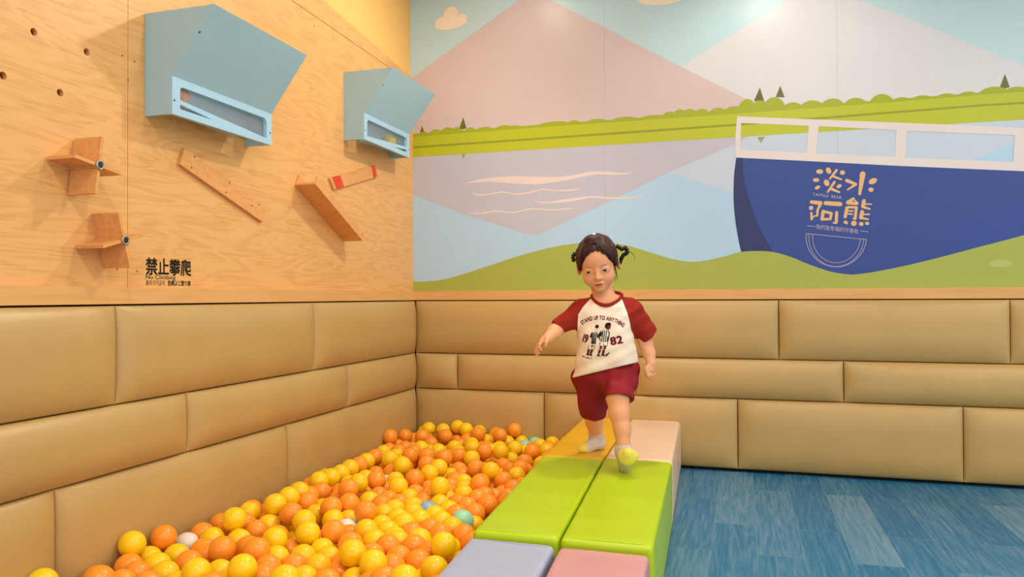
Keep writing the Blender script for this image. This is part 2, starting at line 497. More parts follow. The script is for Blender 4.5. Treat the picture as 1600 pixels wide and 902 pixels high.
mu.add([(max(p[0], XL), max(p[1], mz)) for p in lk], 'lake', 3)
q = [(-0.042,1.7409),(1.8846,1.735),(1.7838,1.679),(1.4459,1.5512),(1.0272,1.3655),(0.7534,1.2496),(0.7166,1.2417),(0.6797,1.2481),(0.3041,1.3685),(-0.0427,1.5045)]
mu.add([(max(p[0], XL), p[1]) for p in q], 'mountain_mirror', 4)
mu.add([(1.4459,1.5512),(1.7838,1.679),(1.8846,1.735),(3.0751,1.7144),(3.4742,1.7144),(3.0482,1.6117),(2.8795,1.5436),(2.2448,1.3188),(1.7758,1.4285)], 'far_mirror', 4)
bk = [(-0.0418,1.8367),(0.8797,1.8398),(1.807,1.8369),(2.249,1.838),(2.9221,1.844),(3.0763,1.8439),(3.4755,1.8413),(3.4742,1.7144),(3.0751,1.7144),(1.8845,1.7166),(0.8792,1.7181),(-0.0421,1.7176)]
# bushes behind the bank
BUSH = [(0.0477,1.8625),(0.1241,1.8722),(0.1997,1.8781),(0.2549,1.8762),(0.337,1.8686),(0.422,1.8649),(0.5401,1.8661),(0.6041,1.8609),(0.8292,1.867),(0.9409,1.8654),(1.065,1.8634),(1.2179,1.864),(1.3709,1.8623),(1.4545,1.874),(1.5075,1.8825),(1.5568,1.8808),(1.6186,1.8767),(1.6992,1.8755),(1.7788,1.8777),(1.8452,1.9104),(1.9076,1.8972),(1.9756,1.908),(2.0639,1.875),(2.1543,1.8775),(2.2493,1.8795),(2.3545,1.8742),(2.4723,1.8835),(2.5598,1.8607),(2.6489,1.8627),(2.7532,1.8634),(2.8451,1.865),(2.9515,1.8787),(3.0455,1.8707),(3.1408,1.873)]
BRAD = [(13, 12), (13, 14), (16, 16), (11, 15), (12, 13), (18, 10), (20, 11), (16, 10), (38, 14), (14, 12), (22, 10), (26, 10), (28, 10), (13, 12), (12, 16), (13, 14), (13, 14), (15, 14), (17, 14), (14, 24), (14, 20), (17, 24), (17, 18), (20, 20), (18, 18), (18, 18), (18, 22), (18, 16), (20, 18), (20, 18), (18, 18), (22, 18), (20, 16), (22, 16)]
for i, ((bx, bz), (rx, rz)) in enumerate(zip(BUSH, BRAD)):
    s_ = 1 / 275.0
    pts = [(max(p[0], XL), p[1]) for p in oval(bx, bz - rz * s_, rx * s_, rz * s_)]
    mu.add(pts, 'bush', 5.2 + 0.1 * (i % 3))
mu.add([(max(p[0], XL), p[1]) for p in bk], 'bank', 6)
q = [(-0.0419,1.7811),(0.8795,1.783),(1.7845,1.786),(2.9243,1.7991),(3.0759,1.7967),(3.475,1.7951),(3.4749,1.7853),(3.0758,1.7872),(2.9243,1.7891),(1.7845,1.7741),(0.8794,1.771),(-0.042,1.7687)]
mu.add([(max(p[0], XL), p[1]) for p in q], 'stripe', 7)
# strip of bush colour above the bank
q = [(-0.0417,1.8536),(0.8798,1.8539),(1.8071,1.8491),(2.9222,1.8555),(3.0764,1.8546),(3.4757,1.8529),(3.4755,1.8384),(3.0763,1.8412),(2.9221,1.8416),(1.807,1.8342),(0.8797,1.837),(-0.0418,1.8337)]
mu.add([(max(p[0], XL), p[1]) for p in q], 'bush', 5.6)
for t in [[(0.0234,1.853),(0.0381,1.8987),(0.0533,1.8547)], [(0.2667,1.8569),(0.2943,1.9304),(0.3128,1.8644)], [(1.8795,1.8961),(1.909,1.9633),(1.9292,1.8922)], [(1.9848,1.9073),(2.0067,1.9641),(2.0276,1.9038)], [(2.9737,1.8603),(2.9993,1.9345),(3.0185,1.8703)]]:
    mu.add(t, 'tree', 4.9)
for t in [[(0.2803,1.7181),(0.3076,1.718),(0.2947,1.6916)], [(1.8938,1.7095),(1.931,1.7103),(1.9122,1.6768)]]:
    mu.add(t, 'tree_mirror', 5)
for t in [[(0.3047,1.5509),(0.4324,1.5728),(0.5842,1.5757),(0.7328,1.565),(0.8603,1.5586),(0.968,1.569),(1.0388,1.5786),(1.1264,1.5726),(1.1956,1.5635),(1.2471,1.5629),(1.2641,1.5654),(1.2299,1.5538),(1.1436,1.5548),(1.0564,1.561),(0.9679,1.548),(0.8421,1.5313),(0.7142,1.5232),(0.584,1.5365),(0.4514,1.5497),(0.3552,1.5507)],
          [(0.3318,1.4992),(0.3743,1.4863),(0.432,1.4831),(0.5273,1.4941),(0.6025,1.4782),(0.677,1.4821),(0.7618,1.4978),(0.8419,1.4861),(0.9497,1.4875),(0.9676,1.4899),(0.9318,1.4774),(0.8419,1.4801),(0.7545,1.49),(0.677,1.4731),(0.6025,1.4706),(0.5272,1.4851),(0.432,1.4744),(0.3743,1.4768)],
          [(0.6842,1.4407),(0.7321,1.428),(0.8053,1.4229),(0.8958,1.4354),(1.0382,1.4452),(1.1082,1.437),(1.2463,1.4311),(1.3178,1.4356),(1.2633,1.4225),(1.1256,1.4252),(1.0381,1.4344),(0.9136,1.4192),(0.8053,1.4144),(0.7395,1.4206)],
          [(0.3041,1.3868),(0.3739,1.3758),(0.4889,1.3872),(0.5833,1.3755),(0.6951,1.3928),(0.8051,1.3815),(0.935,1.3861),(0.9134,1.3778),(0.8051,1.3744),(0.7025,1.3847),(0.5908,1.3677),(0.4889,1.3786),(0.3739,1.3682)]]:
    mu.add(smooth2(t + t[:1], 3)[:-1], 'wave', 5.5)
hl = smooth2([(-0.0441,0.9988),(0.037,0.989),(0.1968,1.0055),(0.4304,1.0701),(0.657,1.1362),(0.8765,1.1814),(1.072,1.1927),(1.2277,1.171),(1.3631,1.127),(1.4894,1.0891),(1.594,1.0789),(1.7227,1.1018),(1.8178,1.1256),(1.9422,1.1249),(2.0399,1.0989),(2.13,1.058),(2.2189,1.0234),(2.2951,1.0059),(2.3734,1.0049),(2.5301,1.0331),(2.697,1.0735),(2.8862,1.1259),(3.0698,1.1767),(3.4697,1.2966)], 5)
hl = [(max(p[0], XL), p[1]) for p in hl]
mu.add([(XL, mz)] + hl + [(hl[-1][0], mz)], 'hill', 11)
c = [(2.9724,1.0459)][0]
mu.add(oval(c[0], c[1], 0.048, 0.018), 'patch', 12)
SEAM = [(1.1106,0.911),(1.1192,2.5061),(2.2738,0.9054),(2.2855,2.3674)]
for a, b in ((0, 1), (2, 3)):
    x_ = SEAM[a][0]
    mu.add([(x_ - 0.0003, mz), (x_ + 0.0003, mz), (x_ + 0.0003, CEIL - 0.01), (x_ - 0.0003, CEIL - 0.01)], 'seam', 8.5)
mural = tag(mu.build('wall_mural'), 'printed mural of a pink mountain, a lake and a blue boat', 'mural')
mcl = Print()
for cxy, rr in (([(0.166,2.4855)][0], (0.040, 0.034)), ([(0.2217,2.522)][0], (0.047, 0.052)), ([(0.2846,2.4964)][0], (0.034, 0.030))):
    mcl.add(oval(*cxy, *rr), 'cloud', 3.0)
mcl.add(smooth2([(0.1261,2.5048),(0.2019,2.5261),(0.2885,2.5089),(0.3158,2.4801),(0.2884,2.4573),(0.2254,2.442),(0.1619,2.4451),(0.124,2.464),(0.1261,2.5048)], 4)[:-1], 'cloud', 3.2)
mcl.build('cloud', mural)
mc2 = Print()
mc2.add(oval(*[(1.4284,2.4999)][0], 0.150, 0.055), 'cloud', 3.0)
mc2.build('cloud', mural)
bo = Print()
bo.add(smooth2([(1.7912,1.6125),(1.7795,1.5174),(1.7765,1.4021),(1.7843,1.2864),(1.8024,1.1706),(1.8176,1.1045)], 5) + [(2.0329,0.984),(2.3297,0.9682),(2.7509,1.0099),(3.469,1.2304),(3.4711,1.4291),(3.0727,1.4744),(2.5344,1.5291),(2.098,1.5803)], 'hull', 9)
bo.add(smooth2([(1.7912,1.6125),(1.7795,1.5174),(1.7765,1.4021),(1.7843,1.2864),(1.8024,1.1706),(1.8176,1.1045)], 5) + smooth2([(2.039,0.984),(1.9728,1.108),(1.8998,1.2499),(1.851,1.399),(1.8268,1.5151),(1.823,1.6081)], 5), 'hull_dark', 9.5)
boat = bo.build('boat', mural)
ra = Print()
outer = smooth2([(1.7909,1.6109),(1.7856,1.6591),(1.7883,1.7382),(1.7974,1.8234)], 4) + [(2.0995,1.7882),(2.5922,1.7323),(3.0747,1.675),(3.4732,1.625),(3.4711,1.4233),(3.0727,1.4735),(2.5344,1.5282),(2.0979,1.5777)]
h1 = [(1.8161,1.7877),(2.1398,1.7506),(2.1298,1.6155),(1.8104,1.651)]
h2 = [(2.1861,1.7448),(2.5373,1.7016),(2.5291,1.5715),(2.1731,1.6088)]
h3 = [(2.5849,1.6952),(3.0368,1.6435),(3.0278,1.5187),(2.5726,1.5656)]
h4 = [(3.0846,1.6374),(3.4366,1.5956),(3.4304,1.4716),(3.0782,1.5129)]
ra.add(outer, 'rail', 10, [h1, h2, h3, h4])
ra.build('railing', boat)
le = Print()
for i, poly in enumerate([[(2.2052,1.5171),(2.2044,1.5135),(2.2021,1.5103),(2.1985,1.5078),(2.194,1.5064),(2.189,1.5061),(2.184,1.5069),(2.1795,1.5088),(2.1759,1.5116),(2.1736,1.5151),(2.1728,1.5188),(2.1737,1.5225),(2.176,1.5257),(2.1796,1.5281),(2.1841,1.5296),(2.1892,1.5299),(2.1942,1.529),(2.1987,1.5271),(2.2022,1.5243),(2.2045,1.5209)],[(2.1872,1.4759),(2.1864,1.4729),(2.1842,1.4703),(2.1809,1.4683),(2.1767,1.4671),(2.172,1.4668),(2.1674,1.4676),(2.1632,1.4691),(2.1599,1.4715),(2.1578,1.4743),(2.157,1.4774),(2.1578,1.4804),(2.16,1.483),(2.1633,1.485),(2.1675,1.4862),(2.1722,1.4864),(2.1768,1.4857),(2.181,1.4841),(2.1843,1.4818),(2.1864,1.479)],[(2.1905,1.4451),(2.191,1.4424),(2.1903,1.4394),(2.1885,1.4363),(2.1857,1.4335),(2.1822,1.4311),(2.1783,1.4296),(2.1745,1.4289),(2.171,1.4293),(2.1683,1.4305),(2.1666,1.4326),(2.1661,1.4353),(2.1667,1.4383),(2.1686,1.4414),(2.1714,1.4442),(2.1749,1.4465),(2.1788,1.4481),(2.1826,1.4487),(2.1861,1.4484),(2.1888,1.4472)],[(2.2408,1.5251),(2.2423,1.5201),(2.2427,1.515),(2.2418,1.5105),(2.2399,1.507),(2.237,1.5048),(2.2335,1.5041),(2.2297,1.505),(2.2259,1.5075),(2.2226,1.5112),(2.2201,1.5158),(2.2186,1.5209),(2.2182,1.526),(2.2191,1.5305),(2.2211,1.534),(2.2239,1.5362),(2.2275,1.5369),(2.2313,1.5359),(2.235,1.5335),(2.2383,1.5298)],[(2.2623,1.5248),(2.2648,1.5267),(2.2678,1.5269),(2.2705,1.5255),(2.2724,1.5228),(2.2727,1.5195),(2.2715,1.5165),(2.2394,1.4768),(2.2376,1.4755),(2.2354,1.4753),(2.2334,1.4763),(2.232,1.4783),(2.2318,1.4807),(2.2327,1.4829)],[(2.2505,1.4847),(2.248,1.4867),(2.2468,1.4898),(2.2471,1.493),(2.2489,1.4956),(2.2517,1.4968),(2.2547,1.4963),(2.2902,1.4778),(2.2918,1.4764),(2.2926,1.4744),(2.2924,1.4722),(2.2912,1.4705),(2.2894,1.4697),(2.2874,1.47)],[(2.3054,1.5068),(2.3048,1.5034),(2.3031,1.5003),(2.3005,1.4979),(2.2972,1.4964),(2.2936,1.496),(2.29,1.4968),(2.2868,1.4986),(2.2842,1.5012),(2.2826,1.5045),(2.282,1.508),(2.2826,1.5115),(2.2843,1.5146),(2.2869,1.517),(2.2902,1.5185),(2.2938,1.5188),(2.2974,1.5181),(2.3006,1.5163),(2.3032,1.5137),(2.3048,1.5104)],[(2.232,1.4653),(2.2336,1.4601),(2.2338,1.4549),(2.2329,1.4502),(2.2307,1.4465),(2.2276,1.4442),(2.2239,1.4434),(2.2198,1.4443),(2.2159,1.4467),(2.2125,1.4505),(2.2099,1.4552),(2.2083,1.4604),(2.208,1.4656),(2.209,1.4703),(2.2112,1.474),(2.2143,1.4764),(2.218,1.4771),(2.2221,1.4762),(2.226,1.4738),(2.2294,1.47)],[(2.2515,1.466),(2.254,1.4681),(2.2571,1.4687),(2.2602,1.4674),(2.2623,1.4646),(2.2629,1.4612),(2.2618,1.4579),(2.2293,1.4114),(2.2276,1.4099),(2.2254,1.4095),(2.2233,1.4104),(2.2218,1.4123),(2.2214,1.4147),(2.2221,1.4169)],[(2.2429,1.4207),(2.2401,1.4231),(2.2388,1.4266),(2.2393,1.4303),(2.2414,1.4331),(2.2445,1.4345),(2.248,1.4339),(2.2809,1.4152),(2.2827,1.4137),(2.2835,1.4114),(2.2833,1.409),(2.2819,1.4072),(2.2799,1.4063),(2.2777,1.4067)],[(2.289,1.4464),(2.2897,1.4437),(2.2891,1.4406),(2.2875,1.4376),(2.285,1.4348),(2.2818,1.4326),(2.2781,1.4312),(2.2745,1.4307),(2.2712,1.4312),(2.2686,1.4326),(2.2669,1.4348),(2.2663,1.4375),(2.2668,1.4406),(2.2684,1.4437),(2.271,1.4464),(2.2742,1.4486),(2.2778,1.45),(2.2814,1.4505),(2.2847,1.45),(2.2873,1.4486)],[(2.3107,1.4592),(2.3074,1.4621),(2.3059,1.4665),(2.3065,1.471),(2.3091,1.4745),(2.313,1.476),(2.3172,1.4752),(2.3568,1.4528),(2.3593,1.4506),(2.3605,1.4473),(2.36,1.4439),(2.3581,1.4412),(2.3551,1.44),(2.3519,1.4406)],[(2.3484,1.4506),(2.3514,1.4515),(2.3545,1.4506),(2.3569,1.4481),(2.3578,1.4448),(2.3571,1.4414),(2.355,1.4389),(2.3172,1.4182),(2.3156,1.4178),(2.3141,1.4182),(2.3129,1.4194),(2.3124,1.4211),(2.3128,1.4228),(2.3139,1.4241)],[(2.373,1.4978),(2.3757,1.5043),(2.381,1.5083),(2.3875,1.5087),(2.3935,1.5055),(2.3973,1.4996),(2.398,1.4924),(2.3777,1.3972),(2.3764,1.3938),(2.3736,1.3918),(2.3703,1.3915),(2.3672,1.3931),(2.3652,1.3962),(2.3648,1.3998)],[(2.449,1.4668),(2.4498,1.4625),(2.4487,1.4578),(2.4458,1.4531),(2.4416,1.449),(2.4363,1.4458),(2.4304,1.4439),(2.4247,1.4433),(2.4195,1.4443),(2.4155,1.4467),(2.413,1.4502),(2.4123,1.4546),(2.4134,1.4593),(2.4162,1.464),(2.4205,1.4681),(2.4259,1.4713),(2.4317,1.4732),(2.4374,1.4737),(2.4426,1.4727),(2.4466,1.4704)],[(2.4339,1.4144),(2.4328,1.4113),(2.4307,1.4087),(2.4277,1.407),(2.4242,1.4062),(2.4205,1.4065),(2.417,1.4079),(2.414,1.4102),(2.4119,1.4132),(2.4107,1.4165),(2.4107,1.4199),(2.4118,1.4231),(2.414,1.4257),(2.417,1.4274),(2.4205,1.4281),(2.4241,1.4278),(2.4276,1.4264),(2.4306,1.4241),(2.4328,1.4212),(2.4339,1.4178)],[(2.1492,1.3591),(2.1454,1.361),(2.1429,1.3645),(2.1423,1.3689),(2.1439,1.373),(2.1472,1.3756),(2.1513,1.376),(2.193,1.3704),(2.1976,1.3683),(2.2005,1.364),(2.2012,1.3587),(2.1993,1.3539),(2.1954,1.3508),(2.1905,1.3503)],[(2.1869,1.362),(2.1892,1.3647),(2.1925,1.3658),(2.1959,1.365),(2.1985,1.3625),(2.1996,1.3589),(2.199,1.3553),(2.1827,1.3235),(2.181,1.3213),(2.1784,1.3205),(2.1758,1.3211),(2.1738,1.323),(2.1729,1.3257),(2.1734,1.3285)],[(2.1721,1.3265),(2.1731,1.3296),(2.1754,1.3318),(2.1784,1.3324),(2.1813,1.3312),(2.1834,1.3287),(2.184,1.3255),(2.1814,1.3001),(2.1807,1.2976),(2.1788,1.2959),(2.1764,1.2954),(2.1741,1.2963),(2.1724,1.2983),(2.1719,1.3009)],[(2.176,1.303),(2.1782,1.3027),(2.18,1.3012),(2.181,1.299),(2.1807,1.2966),(2.1794,1.2947),(2.1774,1.2937),(2.1608,1.293),(2.1594,1.2932),(2.1582,1.2941),(2.1577,1.2956),(2.1578,1.2971),(2.1586,1.2983),(2.16,1.2989)],[(2.1583,1.3374),(2.1578,1.334),(2.1563,1.331),(2.154,1.3286),(2.1511,1.3271),(2.1479,1.3267),(2.1447,1.3274),(2.1419,1.329),(2.1396,1.3316),(2.1381,1.3347),(2.1377,1.3382),(2.1382,1.3416),(2.1397,1.3446),(2.142,1.347),(2.1449,1.3485),(2.1481,1.3489),(2.1513,1.3482),(2.1542,1.3465),(2.1564,1.344),(2.1579,1.3408)],[(2.1434,1.3122),(2.1441,1.3152),(2.1461,1.3173),(2.1489,1.3181),(2.1517,1.3173),(2.1538,1.3151),(2.1546,1.3121),(2.1543,1.281),(2.1537,1.2784),(2.152,1.2765),(2.1496,1.2759),(2.1473,1.2766),(2.1455,1.2784),(2.1448,1.281)],[(2.1543,1.2781),(2.1525,1.2763),(2.1501,1.2759),(2.1478,1.2767),(2.1461,1.2787),(2.1456,1.2813),(2.1464,1.2838),(2.1573,1.2977),(2.1583,1.2987),(2.1598,1.299),(2.1611,1.2985),(2.1621,1.2973),(2.1624,1.2958),(2.1619,1.2943)],[(2.2147,1.3493),(2.2101,1.3512),(2.2069,1.3553),(2.206,1.3605),(2.2076,1.3654),(2.2114,1.3687),(2.2162,1.3696),(2.2827,1.3626),(2.2877,1.3606),(2.2911,1.3561),(2.292,1.3505),(2.2903,1.3452),(2.2863,1.3416),(2.2811,1.3408)],[(2.1963,1.3202),(2.198,1.3242),(2.2013,1.3267),(2.2054,1.327),(2.2091,1.3251),(2.2115,1.3214),(2.2119,1.3171),(2.206,1.279),(2.2044,1.2751),(2.201,1.2726),(2.197,1.2723),(2.1933,1.2742),(2.1909,1.2778),(2.1905,1.2822)],[(2.2039,1.3129),(2.2014,1.3145),(2.2,1.3172),(2.1999,1.3202),(2.2013,1.3229),(2.2038,1.3244),(2.2066,1.3243),(2.2434,1.3145),(2.2464,1.3125),(2.2481,1.3093),(2.2482,1.3056),(2.2465,1.3024),(2.2435,1.3005),(2.2401,1.3006)],[(2.2352,1.3083),(2.2368,1.3116),(2.2396,1.3136),(2.2431,1.3137),(2.2462,1.3119),(2.248,1.3088),(2.2482,1.305),(2.2422,1.2779),(2.2408,1.275),(2.2382,1.2732),(2.2352,1.2731),(2.2325,1.2747),(2.2308,1.2775),(2.2306,1.2808)],[(2.1999,1.2729),(2.1969,1.2738),(2.1948,1.2761),(2.1939,1.2793),(2.1947,1.2825),(2.1968,1.2848),(2.1997,1.2857),(2.2344,1.2849),(2.2371,1.2841),(2.2392,1.2819),(2.2399,1.2789),(2.2392,1.276),(2.2373,1.2738),(2.2345,1.273)],[(2.259,1.3115),(2.2601,1.3152),(2.2629,1.3178),(2.2664,1.3185),(2.2699,1.3171),(2.2723,1.3141),(2.273,1.3102),(2.2703,1.2609),(2.2691,1.2572),(2.2664,1.2546),(2.2629,1.2539),(2.2594,1.2552),(2.257,1.2582),(2.2563,1.2621)],[(2.2617,1.2649),(2.2643,1.2641),(2.2661,1.262),(2.2668,1.2593),(2.2661,1.2566),(2.2642,1.2546),(2.2616,1.2539),(2.2511,1.2556),(2.2492,1.2562),(2.2477,1.2578),(2.2472,1.2599),(2.2478,1.262),(2.2492,1.2635),(2.2512,1.264)],[(2.3387,1.382),(2.3422,1.3829),(2.3457,1.3818),(2.3482,1.379),(2.3492,1.3752),(2.3483,1.3714),(2.3457,1.3687),(2.3197,1.353),(2.3162,1.352),(2.3127,1.3531),(2.3102,1.356),(2.3092,1.3598),(2.3101,1.3635),(2.3127,1.3663)],[(2.3154,1.3487),(2.3119,1.3503),(2.3095,1.3536),(2.3088,1.3577),(2.3102,1.3615),(2.3131,1.364),(2.3169,1.3646),(2.3592,1.3578),(2.3624,1.3564),(2.3646,1.3535),(2.3651,1.3499),(2.3639,1.3464),(2.3613,1.3442),(2.3579,1.3437)],[(2.3472,1.3628),(2.3462,1.3647),(2.3461,1.3669),(2.3471,1.3688),(2.3488,1.3699),(2.3508,1.3699),(2.3525,1.3688),(2.3648,1.3574),(2.3661,1.355),(2.3662,1.3522),(2.3649,1.3497),(2.3627,1.3483),(2.3601,1.3483),(2.3579,1.3497)],[(2.3053,1.3334),(2.307,1.3373),(2.3104,1.3396),(2.3144,1.3397),(2.318,1.3377),(2.3202,1.334),(2.3204,1.3296),(2.312,1.2866),(2.3103,1.283),(2.3071,1.2807),(2.3033,1.2806),(2.2999,1.2825),(2.2978,1.286),(2.2975,1.2902)],[(2.3166,1.3297),(2.3141,1.3306),(2.3123,1.3327),(2.3117,1.3354),(2.3125,1.3381),(2.3144,1.34),(2.3169,1.3406),(2.3555,1.3391),(2.3584,1.3381),(2.3604,1.3357),(2.3611,1.3325),(2.3603,1.3294),(2.3581,1.3272),(2.3552,1.3265)],[(2.35,1.3331),(2.3513,1.3362),(2.3538,1.3383),(2.357,1.3386),(2.3599,1.3371),(2.3618,1.3343),(2.3622,1.3308),(2.356,1.2772),(2.3546,1.2737),(2.3517,1.2714),(2.3482,1.271),(2.3449,1.2726),(2.3427,1.2758),(2.3423,1.2797)],[(2.3222,1.3126),(2.3205,1.3133),(2.3193,1.3148),(2.3189,1.3167),(2.3195,1.3186),(2.3208,1.3198),(2.3226,1.3202),(2.34,1.3187),(2.3417,1.318),(2.3429,1.3166),(2.3433,1.3146),(2.3427,1.3128),(2.3414,1.3115),(2.3396,1.3111)],[(2.3182,1.298),(2.3165,1.2987),(2.3153,1.3002),(2.315,1.3022),(2.3155,1.304),(2.3169,1.3053),(2.3187,1.3056),(2.3368,1.3037),(2.3385,1.303),(2.3397,1.3015),(2.3401,1.2995),(2.3395,1.2977),(2.3381,1.2965),(2.3363,1.2961)],[(2.3476,1.2806),(2.3492,1.2798),(2.3504,1.2783),(2.3506,1.2763),(2.35,1.2745),(2.3486,1.2733),(2.3468,1.2731),(2.3392,1.275),(2.3379,1.2756),(2.337,1.2768),(2.3368,1.2783),(2.3373,1.2797),(2.3384,1.2807),(2.3398,1.2809)],[(2.3819,1.3654),(2.3838,1.3696),(2.3875,1.3721),(2.3918,1.3723),(2.3957,1.3701),(2.3982,1.366),(2.3984,1.3613),(2.3936,1.3351),(2.3917,1.3309),(2.3881,1.3283),(2.3837,1.3281),(2.3798,1.3304),(2.3774,1.3344),(2.3771,1.3392)],[(2.3919,1.3436),(2.3902,1.3441),(2.389,1.3456),(2.3885,1.3475),(2.389,1.3493),(2.3903,1.3507),(2.392,1.3511),(2.4237,1.3494),(2.4252,1.3489),(2.4263,1.3476),(2.4267,1.346),(2.4263,1.3443),(2.4251,1.3431),(2.4236,1.3427)],[(2.3845,1.3269),(2.382,1.3286),(2.3805,1.3315),(2.3806,1.3348),(2.3821,1.3375),(2.3847,1.339),(2.3877,1.3389),(2.4176,1.3265),(2.4193,1.3254),(2.4203,1.3235),(2.4203,1.3213),(2.4192,1.3195),(2.4175,1.3185),(2.4155,1.3185)],[(2.373,1.3121),(2.375,1.3163),(2.3786,1.3188),(2.383,1.319),(2.3869,1.3168),(2.3893,1.3128),(2.3896,1.308),(2.3844,1.2797),(2.3824,1.2755),(2.3788,1.2729),(2.3744,1.2727),(2.3705,1.2749),(2.3681,1.279),(2.3678,1.2837)],[(2.3819,1.2933),(2.38,1.2939),(2.3786,1.2955),(2.3781,1.2976),(2.3787,1.2997),(2.3801,1.3011),(2.382,1.3016),(2.4145,1.3),(2.4162,1.2995),(2.4175,1.2981),(2.4179,1.2962),(2.4174,1.2943),(2.4162,1.293),(2.4144,1.2925)],[(2.375,1.2739),(2.3723,1.2754),(2.3706,1.2781),(2.3704,1.2814),(2.3717,1.2843),(2.3742,1.286),(2.3772,1.2862),(2.4081,1.2768),(2.4099,1.2758),(2.411,1.274),(2.4111,1.2718),(2.4103,1.2699),(2.4086,1.2687),(2.4067,1.2686)],[(2.317,1.2548),(2.3155,1.2527),(2.3132,1.2514),(2.3103,1.2509),(2.3071,1.2513),(2.3039,1.2525),(2.301,1.2545),(2.2988,1.2571),(2.2973,1.2599),(2.2969,1.2628),(2.2974,1.2654),(2.2989,1.2674),(2.3013,1.2688),(2.3042,1.2693),(2.3074,1.2689),(2.3106,1.2676),(2.3134,1.2656),(2.3157,1.263),(2.3171,1.2602),(2.3176,1.2574)],[(2.3558,1.2496),(2.3539,1.246),(2.351,1.2432),(2.3474,1.2416),(2.3435,1.2412),(2.3396,1.2422),(2.3361,1.2444),(2.3334,1.2476),(2.3317,1.2515),(2.3313,1.2557),(2.332,1.2598),(2.3339,1.2634),(2.3368,1.2662),(2.3404,1.2678),(2.3444,1.2681),(2.3483,1.2672),(2.3517,1.265),(2.3544,1.2618),(2.3561,1.2579),(2.3566,1.2537)],[(2.3869,1.247),(2.3857,1.2442),(2.3836,1.242),(2.3808,1.2406),(2.3777,1.2401),(2.3745,1.2406),(2.3715,1.2421),(2.3691,1.2444),(2.3674,1.2472),(2.3667,1.2504),(2.367,1.2535),(2.3682,1.2563),(2.3703,1.2586),(2.3731,1.26),(2.3762,1.2604),(2.3794,1.2599),(2.3824,1.2584),(2.3848,1.2561),(2.3865,1.2533),(2.3872,1.2502)],[(2.4128,1.2502),(2.4119,1.2478),(2.4102,1.2458),(2.4078,1.2445),(2.405,1.2439),(2.402,1.2442),(2.3992,1.2452),(2.3968,1.247),(2.395,1.2492),(2.394,1.2518),(2.394,1.2545),(2.3949,1.2569),(2.3966,1.2589),(2.399,1.2602),(2.4018,1.2608),(2.4048,1.2605),(2.4076,1.2595),(2.4101,1.2577),(2.4118,1.2554),(2.4128,1.2529)]]): le.add(poly, 'letter', 10 + 0.05 * (i % 9))
def mural_text(s, p00, p10, h, key, off=0.0):
    a, b = Vector((p00[0], p00[1])), Vector((p10[0], p10[1])); d = b - a
    V, F = text_fit(s, 0, 1, 0, 1, off)
    up = Vector((-0.10 * h, h))
    le.add([tuple(a + d * p[0] + up * p[1]) for p in V], key, 10.3, tris=F)
t = [(2.1565,1.399),(2.2908,1.3758)]; mural_text('TAMSUI  BEAR', t[0], t[1], 0.015, 'fine_line')
t = [(2.1716,1.2319),(2.3649,1.2025)]; mural_text('我們是幸福的守護者', t[0], t[1], 0.024, 'fine_line')
for a, b in ([(2.1285,1.248),(2.1661,1.2423)], [(2.3722,1.2152),(2.4084,1.2091)]):
    le.add([a, b, (b[0], b[1] + 0.0028), (a[0], a[1] + 0.0028)], 'fine_line', 10.3)
